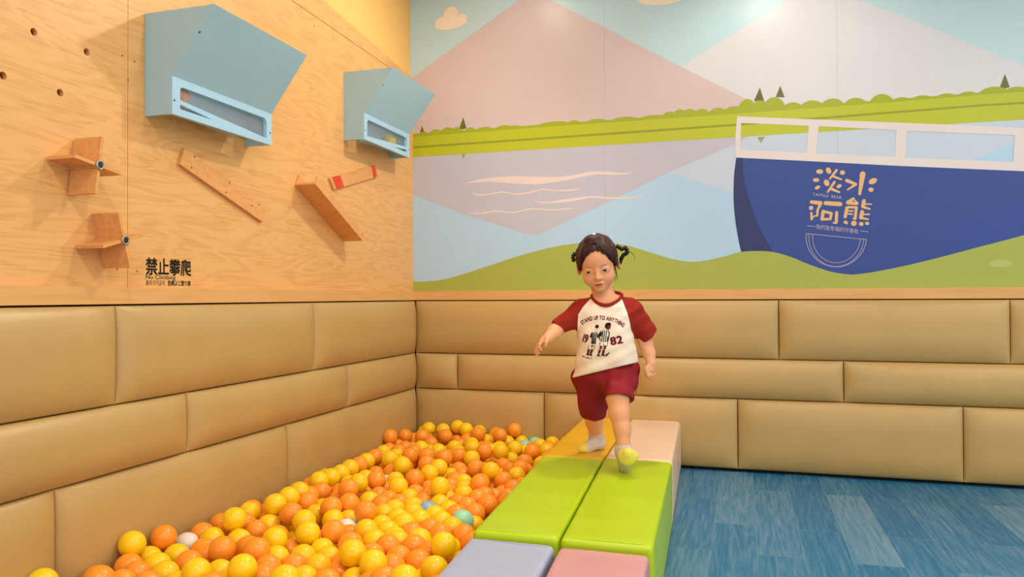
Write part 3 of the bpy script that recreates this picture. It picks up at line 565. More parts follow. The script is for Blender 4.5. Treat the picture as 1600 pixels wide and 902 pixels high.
for i, poly in enumerate([[(2.4005,1.1729),(2.3979,1.1558),(2.3934,1.1391),(2.3873,1.1231),(2.3794,1.108),(2.37,1.094),(2.3592,1.0813),(2.347,1.07),(2.3337,1.0603),(2.3194,1.0524),(2.3043,1.0464),(2.2886,1.0422),(2.2726,1.0401),(2.2564,1.04),(2.2402,1.042),(2.2243,1.046),(2.2089,1.052),(2.1941,1.0598),(2.1803,1.0695),(2.1676,1.0809),(2.1562,1.0938),(2.1462,1.108),(2.1378,1.1234),(2.131,1.1398),(2.1261,1.1568),(2.1231,1.1744),(2.1219,1.1922),(2.1227,1.2099),(2.1254,1.2096),(2.1246,1.1922),(2.1258,1.1747),(2.1287,1.1575),(2.1336,1.1408),(2.1401,1.1247),(2.1484,1.1096),(2.1582,1.0956),(2.1694,1.083),(2.1819,1.0718),(2.1954,1.0623),(2.2099,1.0546),(2.225,1.0487),(2.2406,1.0448),(2.2565,1.0429),(2.2724,1.043),(2.2882,1.045),(2.3035,1.0491),(2.3183,1.055),(2.3324,1.0628),(2.3454,1.0723),(2.3574,1.0833),(2.368,1.0958),(2.3773,1.1095),(2.385,1.1244),(2.391,1.1401),(2.3953,1.1564),(2.3979,1.1733)],[(2.3894,1.1739),(2.3868,1.157),(2.3827,1.1405),(2.3769,1.1248),(2.3697,1.1098),(2.361,1.096),(2.351,1.0834),(2.3398,1.0722),(2.3275,1.0626),(2.3144,1.0547),(2.3006,1.0486),(2.2863,1.0444),(2.2716,1.0422),(2.2568,1.042),(2.242,1.0438),(2.2275,1.0476),(2.2135,1.0533),(2.2001,1.0609),(2.1876,1.0703),(2.1761,1.0814),(2.1658,1.0939),(2.1568,1.1078),(2.1492,1.1228),(2.1432,1.1388),(2.1388,1.1555),(2.1362,1.1727),(2.1353,1.1902),(2.1361,1.2076),(2.1385,1.2073),(2.1377,1.1902),(2.1385,1.173),(2.1411,1.1561),(2.1454,1.1397),(2.1513,1.124),(2.1587,1.1092),(2.1676,1.0956),(2.1777,1.0832),(2.189,1.0724),(2.2013,1.0631),(2.2144,1.0556),(2.2282,1.05),(2.2424,1.0463),(2.2569,1.0445),(2.2714,1.0447),(2.2858,1.0469),(2.2999,1.051),(2.3135,1.057),(2.3264,1.0648),(2.3384,1.0742),(2.3494,1.0852),(2.3592,1.0976),(2.3677,1.1112),(2.3749,1.1259),(2.3805,1.1414),(2.3846,1.1576),(2.3871,1.1742)],[(2.3736,1.1757),(2.3714,1.1609),(2.3678,1.1465),(2.3628,1.1326),(2.3564,1.1195),(2.3489,1.1074),(2.3401,1.0963),(2.3304,1.0865),(2.3197,1.0781),(2.3083,1.0711),(2.2963,1.0658),(2.2838,1.0621),(2.2711,1.0602),(2.2582,1.06),(2.2454,1.0616),(2.2328,1.0649),(2.2206,1.0699),(2.209,1.0766),(2.1982,1.0848),(2.1882,1.0945),(2.1792,1.1055),(2.1714,1.1177),(2.1649,1.1308),(2.1597,1.1448),(2.1559,1.1594),(2.1536,1.1745),(2.1529,1.1898),(2.1536,1.205),(2.156,1.2047),(2.1552,1.1897),(2.156,1.1748),(2.1582,1.16),(2.1619,1.1457),(2.167,1.132),(2.1734,1.1191),(2.181,1.1071),(2.1898,1.0964),(2.1996,1.0869),(2.2102,1.0788),(2.2215,1.0723),(2.2334,1.0673),(2.2458,1.0641),(2.2583,1.0625),(2.2709,1.0627),(2.2834,1.0646),(2.2956,1.0682),(2.3074,1.0735),(2.3186,1.0802),(2.329,1.0885),(2.3385,1.0981),(2.3471,1.109),(2.3545,1.1209),(2.3607,1.1337),(2.3656,1.1473),(2.3692,1.1615),(2.3713,1.176)],[(2.1251,1.2119),(2.4014,1.1743),(2.4014,1.1715),(2.125,1.2087)]]): le.add(poly, 'fine_line', 10.2 + 0.1 * i)
le.build('lettering', boat)

# ------------------------------------------------------------------ no-climbing lettering on the plywood
def left_text(parts, name, parent, m_):
    V, F = [], []
    for s, (p0, p1), off in parts:
        v, f = text_fit(s, min(p0[0], p1[0]), max(p0[0], p1[0]), min(p0[1], p1[1]), max(p0[1], p1[1]))
        for j, (da, db) in enumerate([(0, 0)] if not off else [(-off, -off), (off, -off), (-off, off), (off, off), (0, 0)]):
            k = len(V); V += [(LXW + 0.0008 + 0.00005 * j, a + da, b + db) for a, b in v]; F += [tuple(i + k for i in q) for q in f]
    return obj(name, V, F, m_, parent)
M['ink'] = mat('black_vinyl_lettering', (22, 16, 18), 0.45, 0.3)
sg = left_text([('禁止攀爬', [(-2.0477,0.9764),(-1.8411,1.031)], 0.0011)], 'no_climbing_sign', None, M['ink'])
tag(sg, 'black no-climbing lettering in four languages on the plywood wall', 'lettering')
left_text([('No Climbing', [(-2.049,0.9578),(-1.9156,0.9765)], 0.0)], 'lettering', sg, M['ink'])
left_text([('올라가기금지', [(-2.0487,0.9413),(-1.9659,0.9581)], 0.0), ('危険よじ登り禁', [(-1.9513,0.9415),(-1.8427,0.9592)], 0.0003)], 'lettering', sg, M['ink'])

# ------------------------------------------------------------------ ball drop boxes on the plywood
def arc2(cy, cz, r, a0, a1, n=5): return [(cy + r * math.cos(math.radians(a0 + (a1 - a0) * i / n)), cz + r * math.sin(math.radians(a0 + (a1 - a0) * i / n))) for i in range(n + 1)]
def drop_box(y0, y1, z0, zk, zt, xf, xr, mirror, label):
    """y0..y1 along the wall, z0 bottom, zk knee, zt top; xf front depth, xr ridge depth"""
    t = 0.015
    root = bpy.data.objects.new('ball_drop_box', None); COL.objects.link(root)
    root.location = (LXW, (y0 + y1) / 2, z0)
    tag(root, label, 'wall toy', 'pale blue ball drop boxes')
    base = Vector(root.location)
    def add(nm, V, F, m_, fix=True):
        o = obj(nm, [Vector(v) - base for v in V], F, m_, root)
        return fix_normals(o) if fix else o
    xw = LXW + 0.0005
    prof = [(xw, z0 + 0.0006), (xf - 0.003, z0 + 0.0006), (xf - 0.003, zk), (xr - 0.004, zt - 0.001), (xw, zt - 0.001)]
    for ya, yb in ((y0 + 0.0006, y0 + t), (y1 - t, y1 - 0.0006)):
        V, F = plate([prof], lambda a, b: (a, ya, b), lambda a, b: (a, yb, b)); add('side_panel', V, F, M['blue'])
    # sloping hood from the ridge down to the knee
    dx, dz = xr - xf, zt - zk; L = math.hypot(dx, dz); nx, nz = dz / L, -dx / L
    P0, P1 = (xf, zk), (xr, zt)
    hood = [P0, P1, (P1[0] - nx * t - 0.004, P1[1]), (P0[0] - nx * t - 0.0008, P0[1] - nz * t + 0.006)]
    V, F = plate([hood], lambda a, b: (a, y0, b), lambda a, b: (a, y1, b)); add('hood_panel', V, F, M['blue'])
    # front panel with the long rounded slot and the little triangle under the ramp
    W = y1 - y0
    def my(y): return (y0 + y1 - y) if mirror else y
    s0, s1 = y0 + 0.035, y1 - 0.031
    zs0, zs1 = z0 + 0.024, zk - 0.026
    zl = z0 + 0.052
    up = arc2(s0 + .014, zs1 - .014, .014, 180, 90) + arc2(s1 - .02, zs1 - .02, .02, 90, 0) + [(s1, zs0 - 0.002), (s1 - 0.02, zs0 - 0.002), (s0, zl)]
    tri = [(s0, zl - 0.014), (s0 + 0.155, zs0 - 0.001), (s0, zs0 - 0.001)]
    up = [(my(a), b) for a, b in up]; tri = [(my(a), b) for a, b in tri]
    out = [(y0, z0), (y1, z0), (y1, zk - 0.0005), (y0, zk - 0.0005)]
    V, F = plate([out, up, tri], lambda a, b: (xf, a, b), lambda a, b: (xf - t, a, b)); add('front_panel', V, F, M['blue_edge'])
    # back board, ramp, clear window
    V, F = plate([[(y0 + t, z0 + 0.03), (y1 - t, z0 + 0.03), (y1 - t, zt), (y0 + t, zt)]], lambda a, b: (xw + 0.008, a, b), lambda a, b: (xw + 0.0005, a, b)); add('back_panel', V, F, M['blue'])
    rp = [(s0 - 0.019, zl - 0.002), (s1 - 0.09, zs0 - 0.003), (s1 - 0.09, zs0 - 0.010), (s0 - 0.019, zl - 0.011)]
    rp = [(my(a), b) for a, b in rp]
    V, F = plate([rp], lambda a, b: (xf - t - 0.0032, a, b), lambda a, b: (xw + 0.0085, a, b)); add('ramp', V, F, M['blue'])
    V, F = plate([[(y0 + t + .001, z0 + 0.006), (y1 - t - .001, z0 + 0.006), (y1 - t - .001, zk - 0.003), (y0 + t + .001, zk - 0.003)]], lambda a, b: (xf - t - 0.0004, a, b), lambda a, b: (xf - t - 0.0026, a, b)); add('window_pane', V, F, M['acrylic'])
    # screws
    k = 0.42
    hx, hz = xf + dx * 0.62, zk + dz * 0.62
    for p, n_, yy in (((hx, hz), (nx, nz), y0 + 0.008), ((xf, z0 + 0.045), (1, 0), y0 + 0.009), ((xf, z0 + 0.045), (1, 0), y1 - 0.009)):
        V, F = cyl((p[0] - n_[0] * .001, yy, p[1] - n_[1] * .001), (p[0] + n_[0] * .0008, yy, p[1] + n_[1] * .0008), 0.0036, 10); add('screw', V, F, M['dark'], False)
    return root
drop_box(-2.054, -1.5245, 1.486, 1.608, 1.819, 0.088, 0.244, False, 'nearer pale blue ball drop box above the sloping board, orange ball in its slot')
drop_box(-0.786, -0.2705, 1.657, 1.785, 1.989, 0.091, 0.243, True, 'pale blue ball drop box near the corner with a yellow ball in its slot')

# ------------------------------------------------------------------ paddle wheels, chutes and bars
def board(name, poly, x0, x1, m_, parent, base):
    V, F = plate([poly], lambda a, b: Vector((x1, a, b)) - base, lambda a, b: Vector((x0, a, b)) - base)
    return fix_normals(obj(name, V, F, m_, parent))
def paddle_wheel(cy, cz, rot, label):
    base = Vector((LXW, cy, cz))
    root = bpy.data.objects.new('paddle_wheel', None); COL.objects.link(root); root.location = base
    tag(root, label, 'wall toy', 'birch paddle wheels')
    x0, x1 = LXW + 0.006, 0.083
    for k in range(4):
        a = rot + k * PI / 2
        d = Vector((math.cos(a), math.sin(a))); n = Vector((-d.y, d.x)); c = Vector((cy, cz))
        q = [c + d * 0.009 + n * 0.0045, c + d * 0.083 + n * 0.0045, c + d * 0.083 - n * 0.0045, c + d * 0.009 - n * 0.0045]
        board('paddle', [tuple(v) for v in q], x0, x1, M['birch'], root, base)
    hub = [(cy + 0.0135 * math.cos(rot + PI / 4 + k * PI / 2), cz + 0.0135 * math.sin(rot + PI / 4 + k * PI / 2)) for k in range(4)]
    board('hub', hub, LXW + 0.0005, x1 - 0.001, M['birch'], root, base)
    V, F = tube([(x1 + .002 - LXW, 0.0115 * math.cos(i * PI / 10), 0.0115 * math.sin(i * PI / 10)) for i in range(20)], 0.0035, 8, closed=True)
    w = obj('washer', V, F, M['steel'], root, True)
    V, F = cyl((x1 - 0.002 - LXW, 0, 0), (x1 + 0.0035 - LXW, 0, 0), 0.009, 12)
    obj('bolt', V, F, M['dark'], root)
    return root
paddle_wheel(-2.333, 1.276, math.radians(82), 'birch paddle wheel higher on the plywood wall')
paddle_wheel(-2.240, 1.070, math.radians(106), 'birch paddle wheel lower on the plywood wall beside the No Climbing lettering')

def holes_dark(pts, x, parent, base, r=0.0032, nm='screw'):
    for a, b in pts:
        V, F = cyl(Vector((x - 0.001, a, b)) - base, Vector((x + 0.0006, a, b)) - base, r, 8); obj(nm, V, F, M['dark'], parent)
# flat sloping board
base = Vector((LXW, -1.69, 1.30))
sb = bpy.data.objects.new('sloping_board', None); COL.objects.link(sb); sb.location = base
tag(sb, 'long thin birch board sloping down below the nearer blue box', 'wall toy')
bd = [(-1.8886,1.414),(-1.9099,1.3544),(-1.447,1.2004),(-1.4259,1.2679)]
board('board', bd, LXW + .0003, LXW + 0.0145, M['birch'], sb, base)
holes_dark([(-1.8398,1.3918),(-1.8541,1.3515),(-1.6537,1.3291),(-1.6718,1.2897),(-1.4718,1.2677),(-1.5203,1.2571)], LXW + 0.0145, sb, base)
# deep V-shaped chute
base = Vector((LXW, -1.0, 1.29))
ch = bpy.data.objects.new('ball_chute', None); COL.objects.link(ch); ch.location = base
tag(ch, 'deep birch ball chute slanting down to the right, seen from below', 'wall toy')
A_, B_ = Vector((-1.204, 1.383)), Vector((-0.785, 1.170))
dd = (B_ - A_).normalized(); up = Vector((-dd.y, dd.x))
if up.y < 0: up = -up
def q4(a, b, w0, w1): return [tuple(a + up * w0), tuple(b + up * w0), tuple(b + up * w1), tuple(a + up * w1)]
board('chute_floor', q4(A_, B_, 0.0, 0.009), LXW + 0.0003, 0.082, M['birch'], ch, base)
board('back_strip', q4(A_, B_, 0.0092, 0.052), LXW + 0.0003, LXW + 0.009, M['birch'], ch, base)
board('front_lip', q4(A_, B_, 0.0092, 0.040), 0.074, 0.082, M['birch'], ch, base)
# short bar with red taped ends
base = Vector((LXW, -0.73, 1.49))
br = bpy.data.objects.new('short_bar', None); COL.objects.link(br); br.location = base
tag(br, 'short birch bar with red taped ends next to the chute', 'wall toy')
qb = [Vector(p) for p in [(-0.9316,1.4519),(-0.8917,1.4053),(-0.4553,1.5312),(-0.4766,1.5881)]]
def lerp_q(t): return qb[0].lerp(qb[3], t), qb[1].lerp(qb[2], t)
def strip(t0, t1, x1, nm, m_, grow=0.0):
    a, b = lerp_q(t0); c, d = lerp_q(t1)
    board(nm, [tuple(a), tuple(b), tuple(d), tuple(c)], LXW + .0003, x1, m_, br, base)
strip(0.0, 1.0, LXW + 0.012, 'bar', M['birch'])
strip(0.045, 0.20, LXW + 0.0135, 'red_tape', M['red_tape'])
strip(0.90, 0.985, LXW + 0.0135, 'red_tape', M['red_tape'])
holes_dark([(-0.6967,1.5138),(-0.6873,1.4724)], LXW + 0.012, br, base, 0.0022)

# ------------------------------------------------------------------ soft play blocks
def xl(y): return float(np.interp(y, [-3.1, -2.05, -1.02, 0], [1.158, 1.092, 1.027, 0.990]))
def xm(y): return float(np.interp(y, [-3.1, -2.05, -1.02, 0], [1.408, 1.342, 1.279, 1.246]))
def xrr(y): return float(np.interp(y, [-3.1, -2.05, -1.02, 0], [1.640, 1.594, 1.551, 1.505]))
def vinyl(name, rgb):
    return mat(name, rgb, 0.34, 0.42, 0.03, 6, 0.26, 6, stretch=(0.6, 3.2, 1))
def block(fa, fb, y0, y1, h, m_, label, dent=None):
    c = Vector(((fa(y0) + fb(y0) + fa(y1) + fb(y1)) / 4, (y0 + y1) / 2, 0))
    bm = bmesh.new()
    bmesh.ops.create_cube(bm, size=1.0)
    bmesh.ops.subdivide_edges(bm, edges=bm.edges[:], cuts=1)
    for v in bm.verts:
        y = y0 + (v.co.y + 0.5) * (y1 - y0); a, b = fa(y) + 0.003, fb(y) - 0.003
        v.co = Vector((a + (v.co.x + 0.5) * (b - a), y, 0.0005 + (v.co.z + 0.5) * h)) - c
    sharp = [e for e in bm.edges if len(e.link_faces) == 2 and e.calc_face_angle() > 0.8]
    bmesh.ops.bevel(bm, geom=sharp, offset=0.016, segments=4, profile=0.6, affect='EDGES')
    bmesh.ops.subdivide_edges(bm, edges=[e for e in bm.edges if e.calc_length() > 0.06], cuts=9, use_grid_fill=True)
    for v in bm.verts:
        w = v.co + c
        if w.z > 0.06:
            s = math.sin(37 * w.y + 5 * w.x) * math.sin(13 * w.x + 4 * w.y)
            v.co.z += 0.0012 * s * (w.z / h)
        if dent:
            for dx, dy, r, amp in dent:
                q = math.exp(-(((w.x - dx) ** 2 + (w.y - dy) ** 2) / r ** 2))
                if w.z > h * 0.6: v.co.z -= amp * q
    o = from_bm('soft_block', bm, m_, smooth=True, loc=c)
    tag(o, label, 'soft play block', 'soft play blocks in two rows')
    # stitched seam piping around the near end and the far end
    for ye, s in ((y0, 1), (y1, -1)):
        yy = ye + s * 0.016
        a, b = fa(yy) + 0.003, fb(yy) - 0.003; r = 0.018
        pts = []
        for (px, pz, a0) in ((b - r, h - r, 0), (a + r, h - r, 90), (a + r, r, 180), (b - r, r, 270)):
            for k in range(5):
                t = math.radians(a0 + 90 * k / 4); pts.append((px + (r + 0.0003) * math.cos(t), yy, pz + (r + 0.0003) * math.sin(t)))
        V, F = tube([Vector(p) - c for p in pts], 0.0022, 6, closed=True)
        obj('seam_piping', V, F, m_, o, True)
    return o
VM = {'lime': vinyl('lime_vinyl', (176, 204, 18)), 'gold': vinyl('golden_yellow_vinyl', (234, 180, 18)), 'peach': vinyl('peach_vinyl', (240, 204, 176)),
      'lav': vinyl('lavender_vinyl', (168, 177, 206)), 'pink': vinyl('pink_vinyl', (206, 148, 152))}
block(xl, xm, -1.034, -0.036, 0.250, VM['gold'], 'golden yellow soft block against the back wall under the rear foot', dent=[(1.17, -0.85, 0.10, 0.004)])
block(xm, xrr, -1.004, -0.036, 0.250, VM['peach'], 'peach soft block against the back wall right of the child')
block(xl, xm, -2.050, -1.038, 0.250, VM['lime'], 'lime green soft block on the left, next to the balls')
block(xm, xrr, -2.052, -1.008, 0.250, VM['lime'], 'lime green soft block on the right, under the raised front foot')
block(xl, lambda y: xm(y) - 0.006, -3.06, -2.068, 0.238, VM['lav'], 'pale lavender soft block nearest the camera on the ball side')
block(lambda y: xm(y) + 0.002, lambda y: xrr(y) - 0.008, -3.06, -2.070, 0.236, VM['pink'], 'pink soft block nearest the camera on the floor side')

# ------------------------------------------------------------------ pit balls
BR = 0.039
def sphere_mesh(name, m_, r=BR, sub=4):
    bm = bmesh.new(); bmesh.ops.create_icosphere(bm, subdivisions=sub, radius=r)
    me = bpy.data.meshes.new(name); bm.to_mesh(me); bm.free()
    me.materials.append(m_); me.polygons.foreach_set('use_smooth', np.ones(len(me.polygons), dtype=bool))
    return me
NAMES = {'o': ('orange_ball', 'orange'), 'y': ('yellow_ball', 'yellow'), 'g': ('mint_ball', 'mint green'), 'b': ('blue_ball', 'pale blue'), 'w': ('white_ball', 'white')}
SM = {k: sphere_mesh(NAMES[k][0], BALLMAT[k]) for k in NAMES}
GRP = {'o': 'orange pit balls', 'y': 'yellow pit balls', 'g': 'mint green pit balls', 'b': 'blue pit ball', 'w': 'white pit balls'}
LAB = {'o': 'glossy orange plastic ball lying among the heap of pit balls', 'y': 'glossy yellow plastic ball lying among the heap of pit balls',
       'g': 'mint green plastic ball half buried among the orange and yellow balls', 'b': 'single pale blue plastic ball half buried among yellow balls',
       'w': 'white plastic ball half buried among the orange and yellow balls'}
balls = {}
for tok in '''y974,-1966,172 y749,-2098,171 y516,-2279,166 o335,-2130,153 y1028,-1946,116 y71,-2199,166 o85,-2086,153 y1003,-2102,150 y832,-2131,160 y491,-1917,150 y215,-1916,172 o443,-2114,154 o555,-1869,146 y395,-2313,155 y421,-1993,147 o567,-1675,158 o1034,-1862,116 y248,-1737,175 o1027,-1697,100 o915,-2012,131 o332,-1767,159 y700,-1331,171 y630,-2084,114 o258,-1859,119 o998,-1579,108 o909,-1372,128 o1008,-1464,100 y260,-2277,122 o781,-1939,140 y634,-1798,135 o405,-1628,148 o394,-1257,158 y413,-1815,153 o359,-1421,161 o436,-1556,145 o552,-2088,109 y507,-1291,149 y152,-2107,107 o848,-1895,132 y988,-2262,178 o994,-1764,116 o529,-1184,157 o262,-2184,122 y656,-2291,155 y394,-1018,168 w102,-2004,106 o275,-1579,143 y239,-1641,175 o107,-2250,119 o193,-2440,158 o1008,-1389,116 y177,-2215,117 o177,-2293,119 o505,-2149,121 y789,-980,160 o968,-1044,116 o941,-1707,118 o803,-1167,149 y534,-2012,110 y141,-1736,138 o884,-1444,113 o259,-2106,117 y351,-1328,161 g888,-1581,126 y708,-1667,126 y553,-1089,157 o857,-2064,129 y698,-1865,126 o708,-938,156 o706,-2096,106 y709,-595,161 y171,-1967,118 y448,-1687,122 o854,-1010,129 y181,-1250,153 y392,-2215,118 y468,-2053,113 o841,-1988,128 y173,-1328,157 o217,-1387,131 o634,-616,162 y262,-1955,117 y336,-1617,113 o960,-882,108 y1032,-1773,39 y733,-1593,119 y958,-402,116 o99,-1927,116 y564,-1012,165 y609,-1991,106 o869,-1736,123 y255,-1784,116 o69,-471,178 y1004,-1413,39 o969,-1320,124 o537,-2219,120 y554,-1936,107 y276,-895,161 o834,-488,146 o328,-789,158 o917,-2235,158 o575,-191,160 o651,-1931,133 o509,-813,164 y610,-725,149 y880,-1659,123 o349,-2026,124 y653,-2194,119 o536,-699,151 y87,-2150,107 y743,-478,154 o276,-221,146 o930,-1112,124 y880,-902,127 o618,-67,170 y825,-1801,122 o451,-188,162 y183,-1094,158 y586,-1574,122 y183,-1172,153 o799,-1655,111 y69,-2500,158 y758,-1224,118 o186,-1017,155 y962,-1033,39 y683,-1740,118 y215,-1535,167 o69,-291,150 y775,-2133,106 y906,-1515,89 y810,-1578,115 y949,-686,39 o761,-1723,114 o521,-1465,122 o846,-1309,128 y977,-1246,116 y723,-1385,118 o480,-945,161 y777,-1862,130 o941,-719,124 y182,-939,155 o168,-288,152 o730,-2206,122 o963,-649,108 o440,-1937,95 o91,-1824,118 y680,-1533,123 o184,-861,158 y452,-1429,121 y358,-121,169 y967,-935,39 y513,-449,141 o767,-2016,137 y868,-335,123 o833,-1385,117 o403,-766,157 o197,-2043,108 y994,-1521,39 y592,-1497,118 y134,-119,162 o872,-825,138 o916,-1934,131 o946,-414,39 y656,-1608,121 o835,-1505,121 y759,-1520,116 y292,-80,174 o836,-631,125 o197,-2369,123 y466,-1613,102 y570,-1323,114 o642,-1354,112 y635,-1432,115 y631,-1681,115 o166,-1883,121 o1031,-1857,39 o947,-249,39 o772,-1325,109 o333,-994,126 y404,-1102,120 o916,-501,116 y914,-77,116 y784,-1446,116 y941,-78,39 y744,-544,113 y221,-118,159 o745,-669,110 y692,-1048,117 y854,-155,125 o564,-1401,112 y332,-456,116 o947,-797,108 o232,-320,121 o274,-2360,124 o557,-1239,110 o846,-1224,117 o434,-1314,110 o938,-216,108 b707,-1461,111 w517,-1719,104 o173,-1805,122 o212,-1464,134 o960,-1146,39 y395,-394,124 o581,-817,113 o498,-1358,111 o641,-923,115 y281,-1678,100 y238,-460,126 o631,-1001,112 o304,-1396,112 o815,-778,115 y924,-1786,97 y736,-1797,118 o563,-1782,106 o247,-977,108 y461,-2251,118 o680,-2023,109 y381,-1819,82 y484,-135,115 y93,-596,122 y734,-1147,119 o355,-1883,116 o864,-1151,94 o931,-1186,108 y332,-2305,110 o631,-1264,112 o139,-439,116 y781,-135,106 o464,-2340,133 y659,-67,104 o572,-1144,105 o385,-177,122 o157,-552,120 o234,-538,122 o661,-1119,114 y600,-134,113 o211,-1717,109 y446,-275,121 y254,-1087,116 y182,-632,116 y905,-581,108 o1044,-2011,76 y707,-1282,111 y571,-893,102 o922,-1864,97 o82,-1641,116 o869,-722,104 y891,-1273,76 y443,-464,116 o858,-2197,125 o159,-1642,115 o682,-1206,118 o268,-1324,116 o97,-1269,116 o799,-985,80 o313,-135,102 g705,-162,100 o860,-252,116 o86,-519,118 o372,-252,105 y966,-1818,39 o659,-523,82 y275,-1472,92 y610,-424,124 g737,-70,101 o392,-1174,94 y254,-1227,124 o512,-67,142 y618,-334,121 o767,-1046,124 o986,-1341,39 y772,-413,124 y873,-1347,61 o69,-386,112 o771,-253,108 o872,-1074,88 o316,-1253,87 o147,-75,90 o944,-324,108 o543,-309,112 y415,-67,149 o162,-796,100 o71,-2330,108 y511,-1783,39 o309,-1526,39 o356,-707,124 o95,-248,91 o249,-184,83 o69,-177,110 y314,-1173,82 o333,-852,116 o931,-596,39 y953,-2071,98 y919,-781,39 o472,-1824,92 o929,-967,100 o317,-661,79 g537,-1645,92 w340,-1065,94'''.split():
    k = tok[0]; x, y, z = [int(v) / 1000 for v in tok[1:].split(',')]
    if k not in balls:
        o = bpy.data.objects.new(NAMES[k][0], SM[k]); balls[k] = o
    else:
        o = balls[k].copy()
    COL.objects.link(o); o.location = (x, y, z)
    tag(o, LAB[k], 'ball', GRP[k])
BALLS = [o for o in COL.objects if o.get('category') == 'ball']
def nearest(k, p):
    return min((o for o in BALLS if o.name.startswith(NAMES[k][0])), key=lambda o: (o.location - Vector(p)).length)
